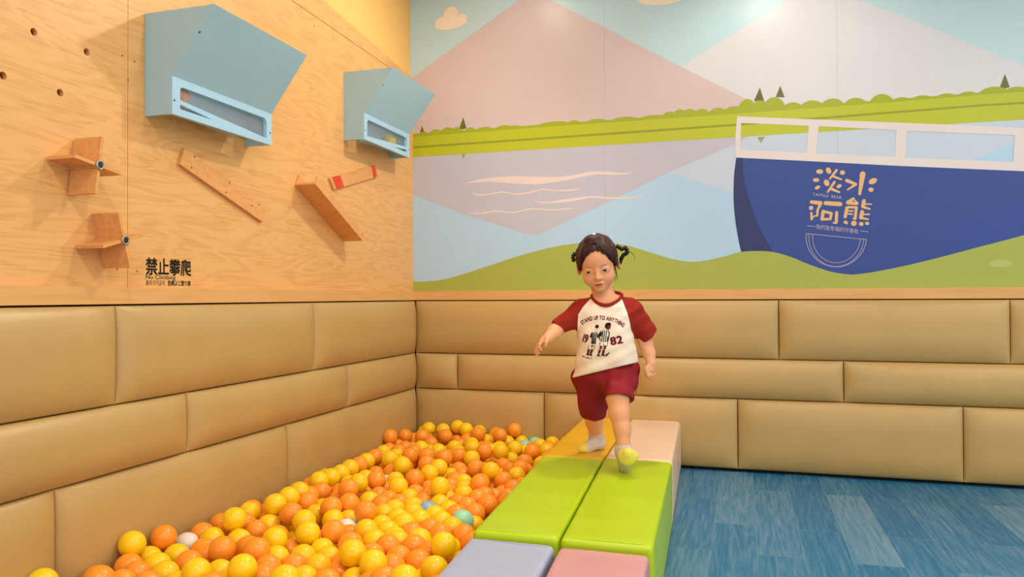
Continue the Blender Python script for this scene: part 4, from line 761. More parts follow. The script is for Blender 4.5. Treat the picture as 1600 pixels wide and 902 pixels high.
# buried balls seen only through gaps, one mass
bm = bmesh.new(); bmesh.ops.create_icosphere(bm, subdivisions=2, radius=BR)
sv = np.array([v.co[:] for v in bm.verts]); sf = np.array([[v.index for v in f.verts] for f in bm.faces]); bm.free()
V, F, I = [], [], []
KM = ['o', 'y', 'g', 'b', 'w']
for tok in '''y83,-67,134 y254,-728,117 y254,-390,96 y331,-314,81 o275,-67,99 g458,-348,99 y488,-698,85 o828,-67,89 o742,-350,89 o597,-477,72 y839,-435,87 y757,-739,79 y126,-1162,101 o198,-1294,91 y175,-938,78 o367,-926,109 y546,-967,104 o618,-763,70 y792,-875,96 y167,-1563,112 o366,-1311,73 o286,-2043,80 o624,-1867,98 y257,-548,39 y482,-394,39 o790,-582,39 y512,-306,39 o587,-1114,39 o567,-2239,39 y874,-264,39 o744,-2692,39 y201,-1873,39 o864,-2376,39 o528,-177,39 o559,-1721,39 o739,-525,39 o284,-2578,39 o743,-1042,39 o1056,-2248,39 o474,-2620,39 o517,-1865,39 o968,-1603,39 y1016,-2430,39 o1020,-2627,39 y774,-1857,39 y525,-2742,39 o643,-932,39 o657,-1674,39 o918,-2673,39 o304,-1633,39 y712,-2153,39 o321,-1935,39 y692,-325,39 y312,-2419,39 y744,-1128,39 o141,-2523,39 y132,-710,39 o914,-169,39 y645,-2019,39 y179,-380,39 y781,-2179,39 o868,-2517,39 y126,-2697,39 o760,-213,39 y254,-1756,39 o772,-423,39 y148,-1349,39 o670,-2549,39 o336,-757,39 o396,-1682,39 y223,-2163,39 o610,-1429,39 y641,-1820,39 o187,-2601,39 o403,-653,39 o494,-1428,39 y114,-2194,39 y922,-2262,39 y796,-2041,39 o419,-866,39 o621,-1212,39 y906,-1201,39 y108,-1731,39 y842,-1745,39 o737,-1404,39 o337,-2744,39 o325,-870,39 o178,-1010,39 o317,-1411,39 y177,-2314,39 o124,-818,39 o174,-1137,39 o414,-226,39 o395,-2439,39 o905,-1672,39 o398,-1396,39 o848,-651,39 o586,-2358,39 o249,-2355,39 y694,-2264,39 o134,-2047,39 o231,-69,39 o874,-2739,39 y803,-1329,39 o596,-545,39 o685,-1572,39 o619,-854,39 o718,-1480,39 y1026,-2356,39 o280,-997,39 o484,-2307,39 o457,-799,39 y484,-534,39 o366,-470,39 y221,-1497,39 o585,-1601,39 o148,-1946,39 y765,-1938,39 y82,-634,39 o349,-2172,39 y520,-1161,39 y138,-1226,39 o226,-1980,39 o688,-748,39 y923,-1932,39 y87,-2386,39 y713,-1748,39 o667,-2384,39 o233,-318,39 y119,-1866,39 o929,-2018,39 o770,-1545,39 y323,-2264,39 o575,-2511,39 o846,-521,39 y351,-156,39 o908,-2437,39 y643,-226,39 y207,-2473,39 y573,-2661,39 y622,-1041,39 o717,-2489,39 y480,-2182,39 o332,-2095,39 o307,-416,39 y422,-1015,39 y1011,-2540,39 o160,-511,39 y785,-2596,39 y769,-1239,39 y542,-1370,39 y104,-1001,39 o92,-1131,39 o601,-1292,39 o190,-2740,39 o1074,-2694,39 o437,-1777,39 o1036,-2162,39 o391,-1517,39 y414,-75,39 y810,-2325,39 o113,-910,39 o757,-834,39 y236,-1224,39 o713,-1300,39 y982,-1693,39 o235,-1088,39 y837,-1906,39 y84,-371,39 y319,-74,39 y906,-334,39 y437,-2077,39 o596,-136,39 y600,-656,39 o105,-173,39 o179,-632,39 o562,-249,39 y186,-214,39 o806,-1635,39 y1002,-2062,39 y470,-1251,39 o378,-2567,39 o272,-2669,39 o616,-351,39 y205,-1403,39 y208,-739,39 y122,-1500,39 o494,-1954,39 o495,-964,39 o882,-936,39 o902,-2155,39 y699,-648,39 o816,-1090,39 o397,-2287,39 y477,-2468,39 o378,-546,39 y518,-891,39 y85,-1294,39 o961,-2749,39 o359,-1112,39 o344,-2633,39 y825,-2666,39 o569,-2034,39 o497,-1549,39 y271,-1320,39 y895,-2591,39 o683,-107,39 o556,-2435,39 y221,-1600,39 o182,-1686,39 o632,-2096,39 o521,-2110,39 o133,-1616,39 y965,-1264,39 o502,-94,39 o69,-756,39 o159,-283,39 o396,-937,39 y645,-2683,39 o937,-2347,39 o447,-2711,39 o421,-1588,39 o224,-890,39 o283,-2492,39 y917,-486,39 o591,-1516,39 y312,-1849,39 y758,-939,39 y88,-2614,39 o828,-785,39 o943,-2510,39 o640,-2183,39 o486,-1700,39 o555,-717,39 y559,-2586,39 o417,-727,39 y271,-800,39 o863,-1438,39 y437,-1128,39 o330,-2346,39 o940,-1469,39 y666,-1898,39 o922,-866,39 y112,-453,39 o853,-116,39 o887,-1568,39 o72,-1972,39 o673,-405,39 o76,-1378,39 o771,-292,39 o239,-2242,39 o389,-375,39 o91,-82,39 y74,-1801,39 o486,-2387,39 o739,-2352,39 y90,-2300,39 o523,-1033,39 y408,-1881,39 y391,-1224,39 o786,-2253,39 o869,-1012,39 o137,-2442,39 y324,-1714,39 y788,-2422,39 y250,-678,39 o731,-1635,39 o87,-2116,39 y174,-123,39 o1004,-1937,39 y462,-1346,39 o519,-644,39 o558,-811,39 o882,-1818,39 o661,-1363,39 o860,-2220,39 o591,-1923,39 o229,-475,39 y669,-1114,39 o301,-253,39 o869,-2087,39 y688,-2621,39 o810,-1177,39 y820,-354,39 y845,-861,39 o375,-2001,39 o721,-2026,39 o71,-518,39 y69,-1665,39 o858,-1993,39 o166,-1784,39 y404,-2364,39 o477,-2543,39 y425,-304,39 o557,-421,39 y70,-1557,39 o632,-2464,39 o440,-149,39 y694,-1199,39 y772,-1702,39 o777,-89,39 o214,-2071,39 y795,-1471,39 o696,-880,39 o769,-676,39 y793,-2507,39 o1072,-2479,39 o688,-991,39 o441,-463,39 y831,-187,39 y684,-2748,39 o967,-2199,39 y637,-1745,39 o71,-2496,39 o319,-590,39 o934,-2715,108 y998,-2582,108 o1014,-2315,108 o114,-2404,108 o930,-2624,100 o667,-245,108 o438,-2670,108 y472,-2520,116 y396,-796,84 o410,-533,108 y1049,-2719,108 o264,-619,116 o758,-2600,116 y89,-2627,116 o350,-2464,100 y485,-2608,116 y119,-1445,92 o588,-2513,116 y848,-2664,116 o474,-1148,108 y750,-2478,108 o203,-2503,108 y1004,-2485,92 y257,-835,108 o505,-2745,116 o339,-2627,116 o95,-878,108 y231,-1160,84 y647,-2666,116 o459,-1004,108 y583,-2153,84 o348,-1527,108 y129,-690,116 o278,-2577,116 o80,-765,116 o711,-444,92 o188,-2577,116 y661,-2392,116 o515,-623,116 o169,-205,116 o1006,-2407,116 y664,-695,92 o336,-2715,116 o721,-2733,108 o988,-2220,108 y255,-2727,84 o553,-549,108 o81,-1026,108 o385,-1745,92 o169,-2676,100 o569,-2345,116 y727,-2333,116 o901,-2351,108 o399,-2378,116 o891,-2495,108 o1036,-2165,124 o446,-916,92 o807,-2313,116 o816,-2520,116 o717,-804,100 y573,-2704,108 o842,-2416,100 o96,-1537,108 o90,-1359,116 o393,-2111,92 o929,-2153,116 o652,-843,108 o115,-957,124 o817,-2734,92 y119,-2542,116 o469,-2435,108 o237,-2427,92 o505,-1541,116 o477,-209,92 o132,-1073,68 y1058,-2642,108 o362,-599,100 y138,-340,92 y265,-2651,124 o422,-649,116 o1058,-2256,124 o399,-2554,116 y917,-2423,124 y503,-1073,100 o565,-2603,116 y858,-2587,108 y305,-524,92 o633,-2306,68 y586,-2420,108 y676,-2595,116 y643,-2749,108 o605,-601,92 y382,-1448,92 o423,-2744,108 o476,-1231,116 y72,-1110,116 y821,-555,108 y519,-769,92 y1073,-2477,124 o670,-2485,108 o440,-846,124 o82,-2711,100 y578,-68,68 o773,-2681,124 o180,-2750,116 o535,-384,108 o75,-1716,108 y714,-1954,100 o299,-932,76 o277,-2499,124 y1049,-2088,92 o1071,-2560,84 o458,-605,60 o768,-2405,116 o449,-1501,84 o869,-2277,92'''.split():
    p = np.array([int(v) / 1000 for v in tok[1:].split(',')])
    F += (sf + len(V)).tolist(); I += [KM.index(tok[0])] * len(sf); V += (sv + p).tolist()
tag(obj('buried_balls', V, F, [BALLMAT[k] for k in KM], smooth=True, fm=I), 'mass of orange and yellow balls buried under the visible ones', 'balls', kind='stuff')
for nm, key, p, lab in (('orange_ball', 'o', (0.034, -1.962, 1.571), 'orange ball behind the slot of the nearer blue drop box'),
                        ('yellow_ball', 'y', (0.034, -0.395, 1.728), 'yellow ball behind the slot of the blue drop box by the corner')):
    me = sphere_mesh(nm, BALLMAT[key], 0.034)
    o = bpy.data.objects.new(nm, me); COL.objects.link(o); o.location = p
    tag(o, lab, 'ball')

# ------------------------------------------------------------------ the child: implicit surfaces meshed with surface nets
OX, OY, OR = 1.3064, -1.0509, 0.1698

class SDF:
    def __init__(s, lo, hi, h):
        s.h = h; s.lo = np.array(lo, float)
        s.n = np.ceil((np.array(hi) - s.lo) / h).astype(int) + 1
        s.v = np.full(s.n, 0.04, np.float32)
    def reg(s, lo, hi, pad):
        a = np.clip(np.floor((np.array(lo) - pad - s.lo) / s.h).astype(int), 0, s.n - 1)
        b = np.clip(np.ceil((np.array(hi) + pad - s.lo) / s.h).astype(int) + 1, 1, s.n)
        sl = tuple(slice(int(a[i]), int(max(b[i], a[i] + 1))) for i in range(3))
        ax = [(s.lo[i] + s.h * np.arange(a[i], max(b[i], a[i] + 1))).astype(np.float32) for i in range(3)]
        return sl, ax[0][:, None, None], ax[1][None, :, None], ax[2][None, None, :]
    def add(s, prim, k=0.008, pad=0.03):
        fn, lo, hi = prim
        sl, X, Y, Z = s.reg(lo, hi, pad)
        d = fn(X, Y, Z); a = s.v[sl]
        q = np.maximum(k - np.abs(a - d), 0) / k
        s.v[sl] = np.minimum(a, d) - q * q * k * 0.25
        return s
    def cut(s, prim, k=0.003, pad=0.03):
        fn, lo, hi = prim
        sl, X, Y, Z = s.reg(lo, hi, pad)
        d = -fn(X, Y, Z); a = s.v[sl]
        q = np.maximum(k - np.abs(a - d), 0) / k
        s.v[sl] = np.maximum(a, d) + q * q * k * 0.25
        return s
    def warp(s, fn):
        X, Y, Z = [(s.lo[i] + s.h * np.arange(s.n[i])).astype(np.float32).reshape([-1 if j == i else 1 for j in range(3)]) for i in range(3)]
        s.v += fn(X, Y, Z).astype(np.float32); return s
    def mesh(s):
        v = s.v; neg = v < 0
        c = np.zeros(np.array(v.shape) - 1, np.int8)
        for i in (0, 1):
            for j in (0, 1):
                for k in (0, 1):
                    c += neg[i:v.shape[0] - 1 + i, j:v.shape[1] - 1 + j, k:v.shape[2] - 1 + k]
        act = np.argwhere((c > 0) & (c < 8))
        idx = -np.ones(c.shape, np.int64); idx[tuple(act.T)] = np.arange(len(act))
        P = np.zeros((len(act), 3)); N = np.zeros(len(act))
        cor = [(i, j, k) for i in (0, 1) for j in (0, 1) for k in (0, 1)]
        for a in cor:
            for ax in range(3):
                if a[ax]: continue
                b = list(a); b[ax] = 1
                va = v[tuple((act + a).T)]; vb = v[tuple((act + b).T)]
                m_ = (va < 0) != (vb < 0)
                t = va[m_] / (va[m_] - vb[m_])
                q = np.array(a, float)[None].repeat(m_.sum(), 0); q[:, ax] += t
                P[m_] += q; N[m_] += 1
        P = (act + P / N[:, None]) * s.h + s.lo
        F = []
        for ax in range(3):
            u, w = (ax + 1) % 3, (ax + 2) % 3
            sl0 = [slice(None)] * 3; sl1 = [slice(None)] * 3
            sl0[ax] = slice(0, -1); sl1[ax] = slice(1, None)
            e = np.argwhere(neg[tuple(sl0)] != neg[tuple(sl1)])
            ok = (e[:, u] > 0) & (e[:, w] > 0) & (e[:, u] < v.shape[u] - 1) & (e[:, w] < v.shape[w] - 1)
            e = e[ok]; s0 = neg[tuple(e.T)]
            du = np.zeros(3, int); du[u] = 1; dw = np.zeros(3, int); dw[w] = 1
            A = idx[tuple((e - du - dw).T)]; B_ = idx[tuple((e - dw).T)]; C_ = idx[tuple(e.T)]; D_ = idx[tuple((e - du).T)]
            Q = np.stack([A, B_, C_, D_], 1)
            Q[~s0] = Q[~s0][:, ::-1]
            F.append(Q)
        return P, np.vstack(F)

def relax(V, F, n, lam=0.5):
    """light smoothing of a cloth surface"""
    e = np.vstack([F[:, [0, 1]], F[:, [1, 2]], F[:, [2, 3]], F[:, [3, 0]]]); e = np.vstack([e, e[:, ::-1]])
    c = np.bincount(e[:, 0], minlength=len(V))[:, None]
    for _ in range(n):
        s = np.stack([np.bincount(e[:, 0], weights=V[e[:, 1], k], minlength=len(V)) for k in range(3)], 1)
        V = V + (s / np.maximum(c, 1) - V) * lam
    return V

def cone(a, b, ra, rb):
    a, b = np.array(a, np.float32), np.array(b, np.float32); ab = b - a; L2 = float(ab @ ab) + 1e-12
    def fn(X, Y, Z):
        x, y, z = X - a[0], Y - a[1], Z - a[2]
        t = np.clip((x * ab[0] + y * ab[1] + z * ab[2]) / L2, 0, 1)
        return np.sqrt((x - t * ab[0]) ** 2 + (y - t * ab[1]) ** 2 + (z - t * ab[2]) ** 2) - (ra + (rb - ra) * t)
    r = max(ra, rb)
    return fn, np.minimum(a, b) - r, np.maximum(a, b) + r

def flat_cone(a, b, ra, rb, ey=1.0):
    """cone frustum with flat ends; ey squeezes it front to back"""
    a, b = np.array(a, np.float32), np.array(b, np.float32); ab = b - a; L = float(np.linalg.norm(ab)); n = ab / L
    def fn(X, Y, Z):
        x, y, z = X - a[0], Y - a[1], Z - a[2]
        h = x * n[0] + y * n[1] + z * n[2]
        t = np.clip(h / L, 0, 1)
        px, py, pz = x - h * n[0], y - h * n[1], z - h * n[2]
        r = np.sqrt(px ** 2 + (py / ey) ** 2 + pz ** 2) - (ra + (rb - ra) * t)
        return np.maximum(r, np.maximum(-h, h - L))
    r = max(ra, rb)
    return fn, np.minimum(a, b) - r, np.maximum(a, b) + r

def ellip(c, r, R=None):
    c = np.array(c, np.float32); r_ = np.array(r, np.float32)
    Ri = None if R is None else np.array(R, np.float32).T
    def fn(X, Y, Z):
        x, y, z = X - c[0], Y - c[1], Z - c[2]
        if Ri is not None:
            x, y, z = (Ri[0, 0] * x + Ri[0, 1] * y + Ri[0, 2] * z, Ri[1, 0] * x + Ri[1, 1] * y + Ri[1, 2] * z, Ri[2, 0] * x + Ri[2, 1] * y + Ri[2, 2] * z)
        k0 = np.sqrt((x / r_[0]) ** 2 + (y / r_[1]) ** 2 + (z / r_[2]) ** 2)
        k1 = np.sqrt((x / r_[0] ** 2) ** 2 + (y / r_[1] ** 2) ** 2 + (z / r_[2] ** 2) ** 2) + 1e-6
        return k0 * (k0 - 1) / k1
    m_ = max(r)
    return fn, c - m_, c + m_

def half(p, n):
    """half space on the +n side"""
    p = np.array(p, np.float32); n = np.array(n, np.float32); n = n / np.linalg.norm(n)
    def fn(X, Y, Z): return -((X - p[0]) * n[0] + (Y - p[1]) * n[1] + (Z - p[2]) * n[2])
    return fn, np.array((-9., -9, -9)), np.array((9., 9, 9))

def stack(zs, x0s, x1s, ycs, rys):
    """body-shaped solid: an ellipse per height"""
    o = np.argsort(zs); zs = np.array(zs)[o]; x0s = np.array(x0s)[o]; x1s = np.array(x1s)[o]; ycs = np.array(ycs)[o]; rys = np.array(rys)[o]
    def fn(X, Y, Z):
        z = Z.ravel()
        f = lambda a: np.interp(z, zs, a).astype(np.float32)[None, None, :]
        cx, rx, cy, ry = f((x0s + x1s) / 2), f((x1s - x0s) / 2), f(ycs), f(rys)
        k = (np.abs((X - cx) / rx) ** 2.3 + np.abs((Y - cy) / ry) ** 2.3) ** (1 / 2.3)
        d = (k - 1) * np.minimum(rx, ry) * 0.9
        return np.maximum(d, np.maximum(zs[0] - Z, Z - zs[-1]))
    return fn, np.array((x0s.min(), (ycs - rys).min(), zs[0])), np.array((x1s.max(), (ycs + rys).max(), zs[-1]))

def rot(yaw, pitch, roll):
    return np.array(Matrix.Rotation(math.radians(roll), 3, 'Y') @ Matrix.Rotation(math.radians(yaw), 3, 'Z') @ Matrix.Rotation(math.radians(pitch), 3, 'X'))
HR = rot(-5, 16, -7)
HC = np.array((-0.0424,-0.07,0.8047))
def H(x, y, z): return tuple(HC + HR @ np.array((x, y, z)))
def hell(c, r, R=None): return ellip(H(*c), r, HR if R is None else HR @ R)

M['skin'] = mat('child_skin', (232, 165, 123), 0.48, 0.35, 0.03, 30, sss=0.12)
M['lip'] = mat('lip_skin', (196, 92, 84), 0.42, 0.4, 0.03, 30)
M['mouth'] = mat('inner_mouth', (112, 40, 38), 0.5, 0.3, 0.02)
M['hair'] = mat('dark_brown_hair', (56, 25, 19), 0.42, 0.28, 0.55, 12, 0.35, 40, stretch=(12, 6, 1.0))
M['braid'] = mat('black_braided_hair', (20, 13, 14), 0.4, 0.4, 0.3, 60, 0.6, 200)
M['shirt'] = mat('cream_cotton', (246, 226, 206), 0.85, 0.15, 0.02, 20, 0.12, 160)
M['maroon'] = mat('rust_red_cotton', (150, 40, 30), 0.85, 0.15, 0.05, 20, 0.12, 160)
M['shorts'] = mat('maroon_cotton', (140, 36, 44), 0.85, 0.15, 0.05, 20, 0.12, 160)
M['print_maroon'] = mat('maroon_print', (112, 24, 42), 0.8, 0.15)
M['print_black'] = mat('black_print', (34, 26, 30), 0.8, 0.15)
M['print_white'] = mat('white_print', (246, 236, 226), 0.8, 0.15)
M['print_skin'] = mat('pale_skin_print', (236, 196, 160), 0.8, 0.15)
M['print_brown'] = mat('brown_skin_print', (110, 48, 40), 0.8, 0.15)
M['sock'] = mat('grey_sock_knit', (206, 192, 180), 0.9, 0.1, 0.10, 8, 0.3, 200, stretch=(26, 26, 2))
M['sock_yellow'] = mat('pale_yellow_sock_knit', (232, 214, 96), 0.9, 0.1, 0.06, 30, 0.3, 300)
M['eye_white'] = mat('eye_white', (232, 216, 204), 0.25, 0.5, 0.01)
M['eye_dark'] = mat('dark_brown_iris', (30, 16, 14), 0.12, 0.6, 0.01)
M['brow'] = mat('eyebrow_hair', (178, 116, 82), 0.7, 0.2, 0.02)
M['tie'] = mat('white_hair_tie', (232, 232, 232), 0.5, 0.3)

hh = 0.0026
LO, HI = (-0.34, -0.36, -0.03), (0.26, 0.30, 0.98)
bd = SDF(LO, HI, hh)
# --- head and face
bd.add(hell((0, 0.012, 0.004), (0.0725, 0.090, 0.076)))
bd.add(hell((0, -0.020, -0.058), (0.0555, 0.064, 0.066)), 0.03)
for sx in (-1, 1):
    bd.add(hell((sx * 0.0305, -0.046, -0.069), (0.029, 0.034, 0.032)), 0.02)
bd.add(hell((0, -0.058, -0.110), (0.020, 0.022, 0.018)), 0.024)
bd.add(hell((0, -0.052, 0.004), (0.052, 0.034, 0.042)), 0.03)
for sx in (-1, 1):
    bd.cut(hell((sx * 0.031, -0.096, -0.037), (0.020, 0.0145, 0.0110)), 0.016)
for sx in (-1, 1):
    bd.add(hell((sx * 0.0312, -0.0735, -0.0375), (0.0165, 0.0110, 0.0125)), 0.010)
bd.add(cone(H(0, -0.082, -0.030), H(0, -0.0935, -0.060), 0.0055, 0.0072), 0.011)
bd.add(hell((0, -0.0945, -0.0625), (0.0088, 0.0100, 0.0085)), 0.007)
for sx in (-1, 1):
    bd.add(hell((sx * 0.0090, -0.0855, -0.0655), (0.0062, 0.0080, 0.0058)), 0.006)
bd.add(hell((0, -0.0835, -0.0865), (0.0165, 0.0075, 0.0045)), 0.008)
bd.add(hell((0, -0.0815, -0.0960), (0.0130, 0.0078, 0.0045)), 0.008)
for sx in (-1, 1):
    Re = np.array(Matrix.Rotation(math.radians(sx * 28), 3, 'Z'))
    bd.add(hell((sx * 0.0775, 0.010, -0.040), (0.0075, 0.0185, 0.027), Re), 0.006)
    bd.cut(hell((sx * 0.0845, 0.004, -0.038), (0.005, 0.010, 0.016), Re), 0.004)
# --- neck, trunk
bd.add(cone((-0.0272,-0.035,0.6882), (-0.0051,-0.035,0.6228), 0.040, 0.044), 0.02)
TZ = [(-0.0101,0,0.653)[2], (-0.0102,0,0.6327)[2], (-0.0103,0,0.6073)[2], (-0.0105,0,0.5717)[2], (-0.0108,0,0.5159)[2], (-0.0112,0,0.4423)[2], (-0.0116,0,0.3662)[2], (-0.0118,0,0.3231)[2]]
TX0 = [(-0.0505,0,0.6532)[0], (-0.081,0,0.6329)[0], (-0.104,0,0.6075)[0], (-0.1143,0,0.5718)[0], (-0.1121,0,0.5157)[0], (-0.1099,0,0.4418)[0], (-0.1153,0,0.3654)[0], (-0.1156,0,0.3221)[0]]
TX1 = [(0.0402,0,0.6528)[0], (0.0652,0,0.6324)[0], (0.0801,0,0.6071)[0], (0.0849,0,0.5716)[0], (0.0871,0,0.516)[0], (0.0892,0,0.4427)[0], (0.0862,0,0.3669)[0], (0.086,0,0.324)[0]]
TY = [-0.03, -0.032, -0.034, -0.034, -0.03, -0.02, 0.0, 0.015]
TR = [0.040, 0.052, 0.058, 0.064, 0.068, 0.069, 0.066, 0.062]
bd.add(stack(TZ, TX0, TX1, TY, TR), 0.015)
bd.add(ellip((-0.0119,0.025,0.3255), (0.100, 0.070, 0.060)), 0.02)
# --- arms
def limb(f, pts, k=0.012):
    for (a, ra), (b, rb) in zip(pts[:-1], pts[1:]): f.add(cone(a, b, ra, rb), k)
limb(bd, [((-0.0854,-0.03,0.5978), 0.036), ((-0.1428,-0.045,0.5604), 0.030), ((-0.1866,-0.07,0.5312), 0.0275)])
limb(bd, [((-0.1866,-0.07,0.5312), 0.0275), ((-0.2068,-0.105,0.5128), 0.0265), ((-0.2281,-0.15,0.4929), 0.0195)])
limb(bd, [((0.0722,-0.015,0.5972), 0.036), ((0.1171,0,0.5312), 0.030), ((0.1473,0.015,0.4622), 0.0265)])
limb(bd, [((0.1473,0.015,0.4622), 0.0265), ((0.1588,0,0.4254), 0.0245), ((0.165,-0.02,0.3894), 0.0175)])
# --- hands: palm, thumb, four fingers each
def finger(pts, r0, r1):
    n = len(pts) - 1
    for i in range(n):
        bd.add(cone(pts[i], pts[i + 1], r0 + (r1 - r0) * i / n, r0 + (r1 - r0) * (i + 1) / n), 0.0022)
bd.add(cone((-0.2304,-0.152,0.4906), (-0.2468,-0.16,0.4789), 0.0165, 0.0150), 0.010)
bd.add(cone((-0.2309,-0.145,0.4853), (-0.2516,-0.148,0.4684), 0.0155, 0.0120), 0.010)
finger([(-0.2289,-0.17,0.4904), (-0.2319,-0.182,0.4778), (-0.2339,-0.182,0.4658)], 0.0082, 0.0062)
finger([(-0.2463,-0.166,0.4816), (-0.2566,-0.176,0.4701), (-0.2585,-0.177,0.4569), (-0.2518,-0.172,0.4481)], 0.0070, 0.0052)
finger([(-0.2522,-0.154,0.4761), (-0.2654,-0.16,0.4606), (-0.2689,-0.16,0.4448), (-0.263,-0.156,0.4336)], 0.0070, 0.0052)
finger([(-0.2558,-0.142,0.4692), (-0.2715,-0.145,0.4522), (-0.2767,-0.145,0.4375), (-0.2727,-0.141,0.4275)], 0.0066, 0.0050)
finger([(-0.2555,-0.132,0.4624), (-0.2704,-0.131,0.4439), (-0.2754,-0.131,0.4316), (-0.271,-0.128,0.4228)], 0.0058, 0.0046)
bd.add(cone((0.1636,-0.022,0.3871), (0.1593,-0.03,0.3629), 0.0155, 0.0150), 0.010)
bd.add(cone((0.169,-0.014,0.3864), (0.1724,-0.016,0.3616), 0.0150, 0.0130), 0.010)
finger([(0.153,-0.036,0.3783), (0.1448,-0.046,0.3655), (0.1456,-0.048,0.3546)], 0.0078, 0.0058)
finger([(0.1528,-0.038,0.3611), (0.1471,-0.046,0.3482), (0.1502,-0.043,0.3367)], 0.0068, 0.0052)
finger([(0.161,-0.034,0.3583), (0.1576,-0.042,0.3417), (0.1597,-0.038,0.3288)], 0.0068, 0.0052)
finger([(0.1698,-0.026,0.3576), (0.1694,-0.032,0.3407), (0.1685,-0.03,0.3293)], 0.0064, 0.0050)
finger([(0.1779,-0.014,0.359), (0.1796,-0.018,0.3444), (0.1776,-0.018,0.3343)], 0.0057, 0.0045)
# --- legs
limb(bd, [((-0.0607,0.04,0.2977), 0.052), ((-0.0651,0.1,0.1806), 0.0400), ((-0.0584,0.15,0.1253), 0.036), ((-0.0516,0.205,0.0568), 0.0255)], 0.015)
limb(bd, [((0.0461,0.01,0.3226), 0.050), ((0.0338,-0.145,0.2694), 0.0415), ((0.0392,-0.165,0.2147), 0.0365), ((0.0494,-0.175,0.1569), 0.0310), ((0.0535,-0.185,0.0877), 0.0245)], 0.015)
HEELB, BALLB, TOEB = (-0.0383,0.205,0.0286), (-0.0881,0.15,0.0195), (-0.114,0.128,0.0167)
bd.add(cone(HEELB, BALLB, 0.017, 0.015), 0.004); bd.add(cone(BALLB, TOEB, 0.015, 0.009), 0.004)
HEELF, BALLF, TOEF = (0.0565,-0.19,0.0214), (0.0644,-0.262,0.0687), (0.0673,-0.285,0.0873)
bd.add(cone(HEELF, BALLF, 0.017, 0.018), 0.004); bd.add(cone(BALLF, TOEF, 0.018, 0.011), 0.004)
bd.add(cone((0.0535,-0.185,0.0877), HEELF, 0.022, 0.016), 0.006); bd.add(cone((-0.0516,0.205,0.0568), HEELB, 0.022, 0.016), 0.006)
V, F = bd.mesh()
child = obj('child', V, F, M['skin'], None, True, loc=(OX, OY, 0.25))
child.rotation_euler = (0, 0, OR)
tag(child, 'toddler in a cream and red T-shirt and maroon shorts striding along the soft blocks', 'person')
TREE = BVHTree.FromPolygons([tuple(p) for p in V], [tuple(f) for f in F])

# --- face details laid on the skin
HRm = Matrix(HR.tolist())
def face_patch(pts2, off, name, m_, sub=1):
    pts2 = [(p[0], p[1]) for p in pts2]
    tris = tessellate_polygon([[Vector((p[0], p[1], 0)) for p in pts2]])
    bm = bmesh.new(); vs = [bm.verts.new((p[0], 0, p[1])) for p in pts2]
    for t in tris:
        try: bm.faces.new([vs[i] for i in t])
        except ValueError: pass
    for _ in range(sub): bmesh.ops.subdivide_edges(bm, edges=bm.edges[:], cuts=1, use_grid_fill=True)
    d = HRm @ Vector((0, 1, 0))
    for v in bm.verts:
        o_ = Vector(H(v.co.x, -0.3, v.co.z)); hit = TREE.ray_cast(o_, d)
        v.co = (hit[0] - d * off) if hit[0] is not None else Vector(H(v.co.x, -0.06, v.co.z))
    bmesh.ops.recalc_face_normals(bm, faces=bm.faces)
    for f in bm.faces:
        if f.normal.dot(d) > 0: f.normal_flip()
    return from_bm(name, bm, m_, child, True)
def almond(cx, cz, w, hu, hd, tilt=0.0, n=10):
    o = []
    for i in range(n + 1):
        t = -1 + 2 * i / n; o.append((cx + w * t, cz + hu * (1 - t * t) + tilt * t))
    for i in range(n - 1, 0, -1):
        t = -1 + 2 * i / n; o.append((cx + w * t, cz - hd * (1 - t * t) + tilt * t))
    return o
for sx in (-1, 1):
    cx, cz = sx * 0.0312, -0.0385
    face_patch(almond(cx, cz, 0.0125, 0.0040, 0.0036, 0.0012 * sx), 0.0007, 'eye', M['eye_white'])
    face_patch([(cx + 0.0066 * math.cos(a) - 0.001, cz + 0.0002 + min(0.0038, max(-0.0034, 0.0066 * math.sin(a)))) for a in [2 * PI * i / 18 for i in range(18)]], 0.0012, 'iris', M['eye_dark'])
    lid = almond(cx, cz + 0.0003, 0.0140, 0.0054, -0.0034, 0.0014 * sx)
    face_patch(lid, 0.0016, 'eyelashes', M['eye_dark'])
    face_patch([(cx - 0.015, cz + 0.0185 - 0.001 * sx), (cx - 0.006, cz + 0.0215), (cx + 0.006, cz + 0.0215), (cx + 0.015, cz + 0.0185 + 0.001 * sx), (cx + 0.006, cz + 0.0190), (cx - 0.006, cz + 0.0190)], 0.0006, 'eyebrow', M['brow'])
face_patch([(-0.0165, -0.0878), (-0.009, -0.0858), (-0.0035, -0.0848), (0, -0.0854), (0.0035, -0.0848), (0.009, -0.0858), (0.0165, -0.0878), (0.012, -0.0935), (0.006, -0.0958), (-0.006, -0.0958), (-0.012, -0.0935)], 0.0013, 'lips', M['lip'], 2)
face_patch([(-0.0180, -0.0868), (-0.009, -0.0886), (0, -0.0892), (0.009, -0.0886), (0.0180, -0.0868), (0.009, -0.0904), (0, -0.0916), (-0.009, -0.0904)], 0.0018, 'mouth_line', M['mouth'], 2)

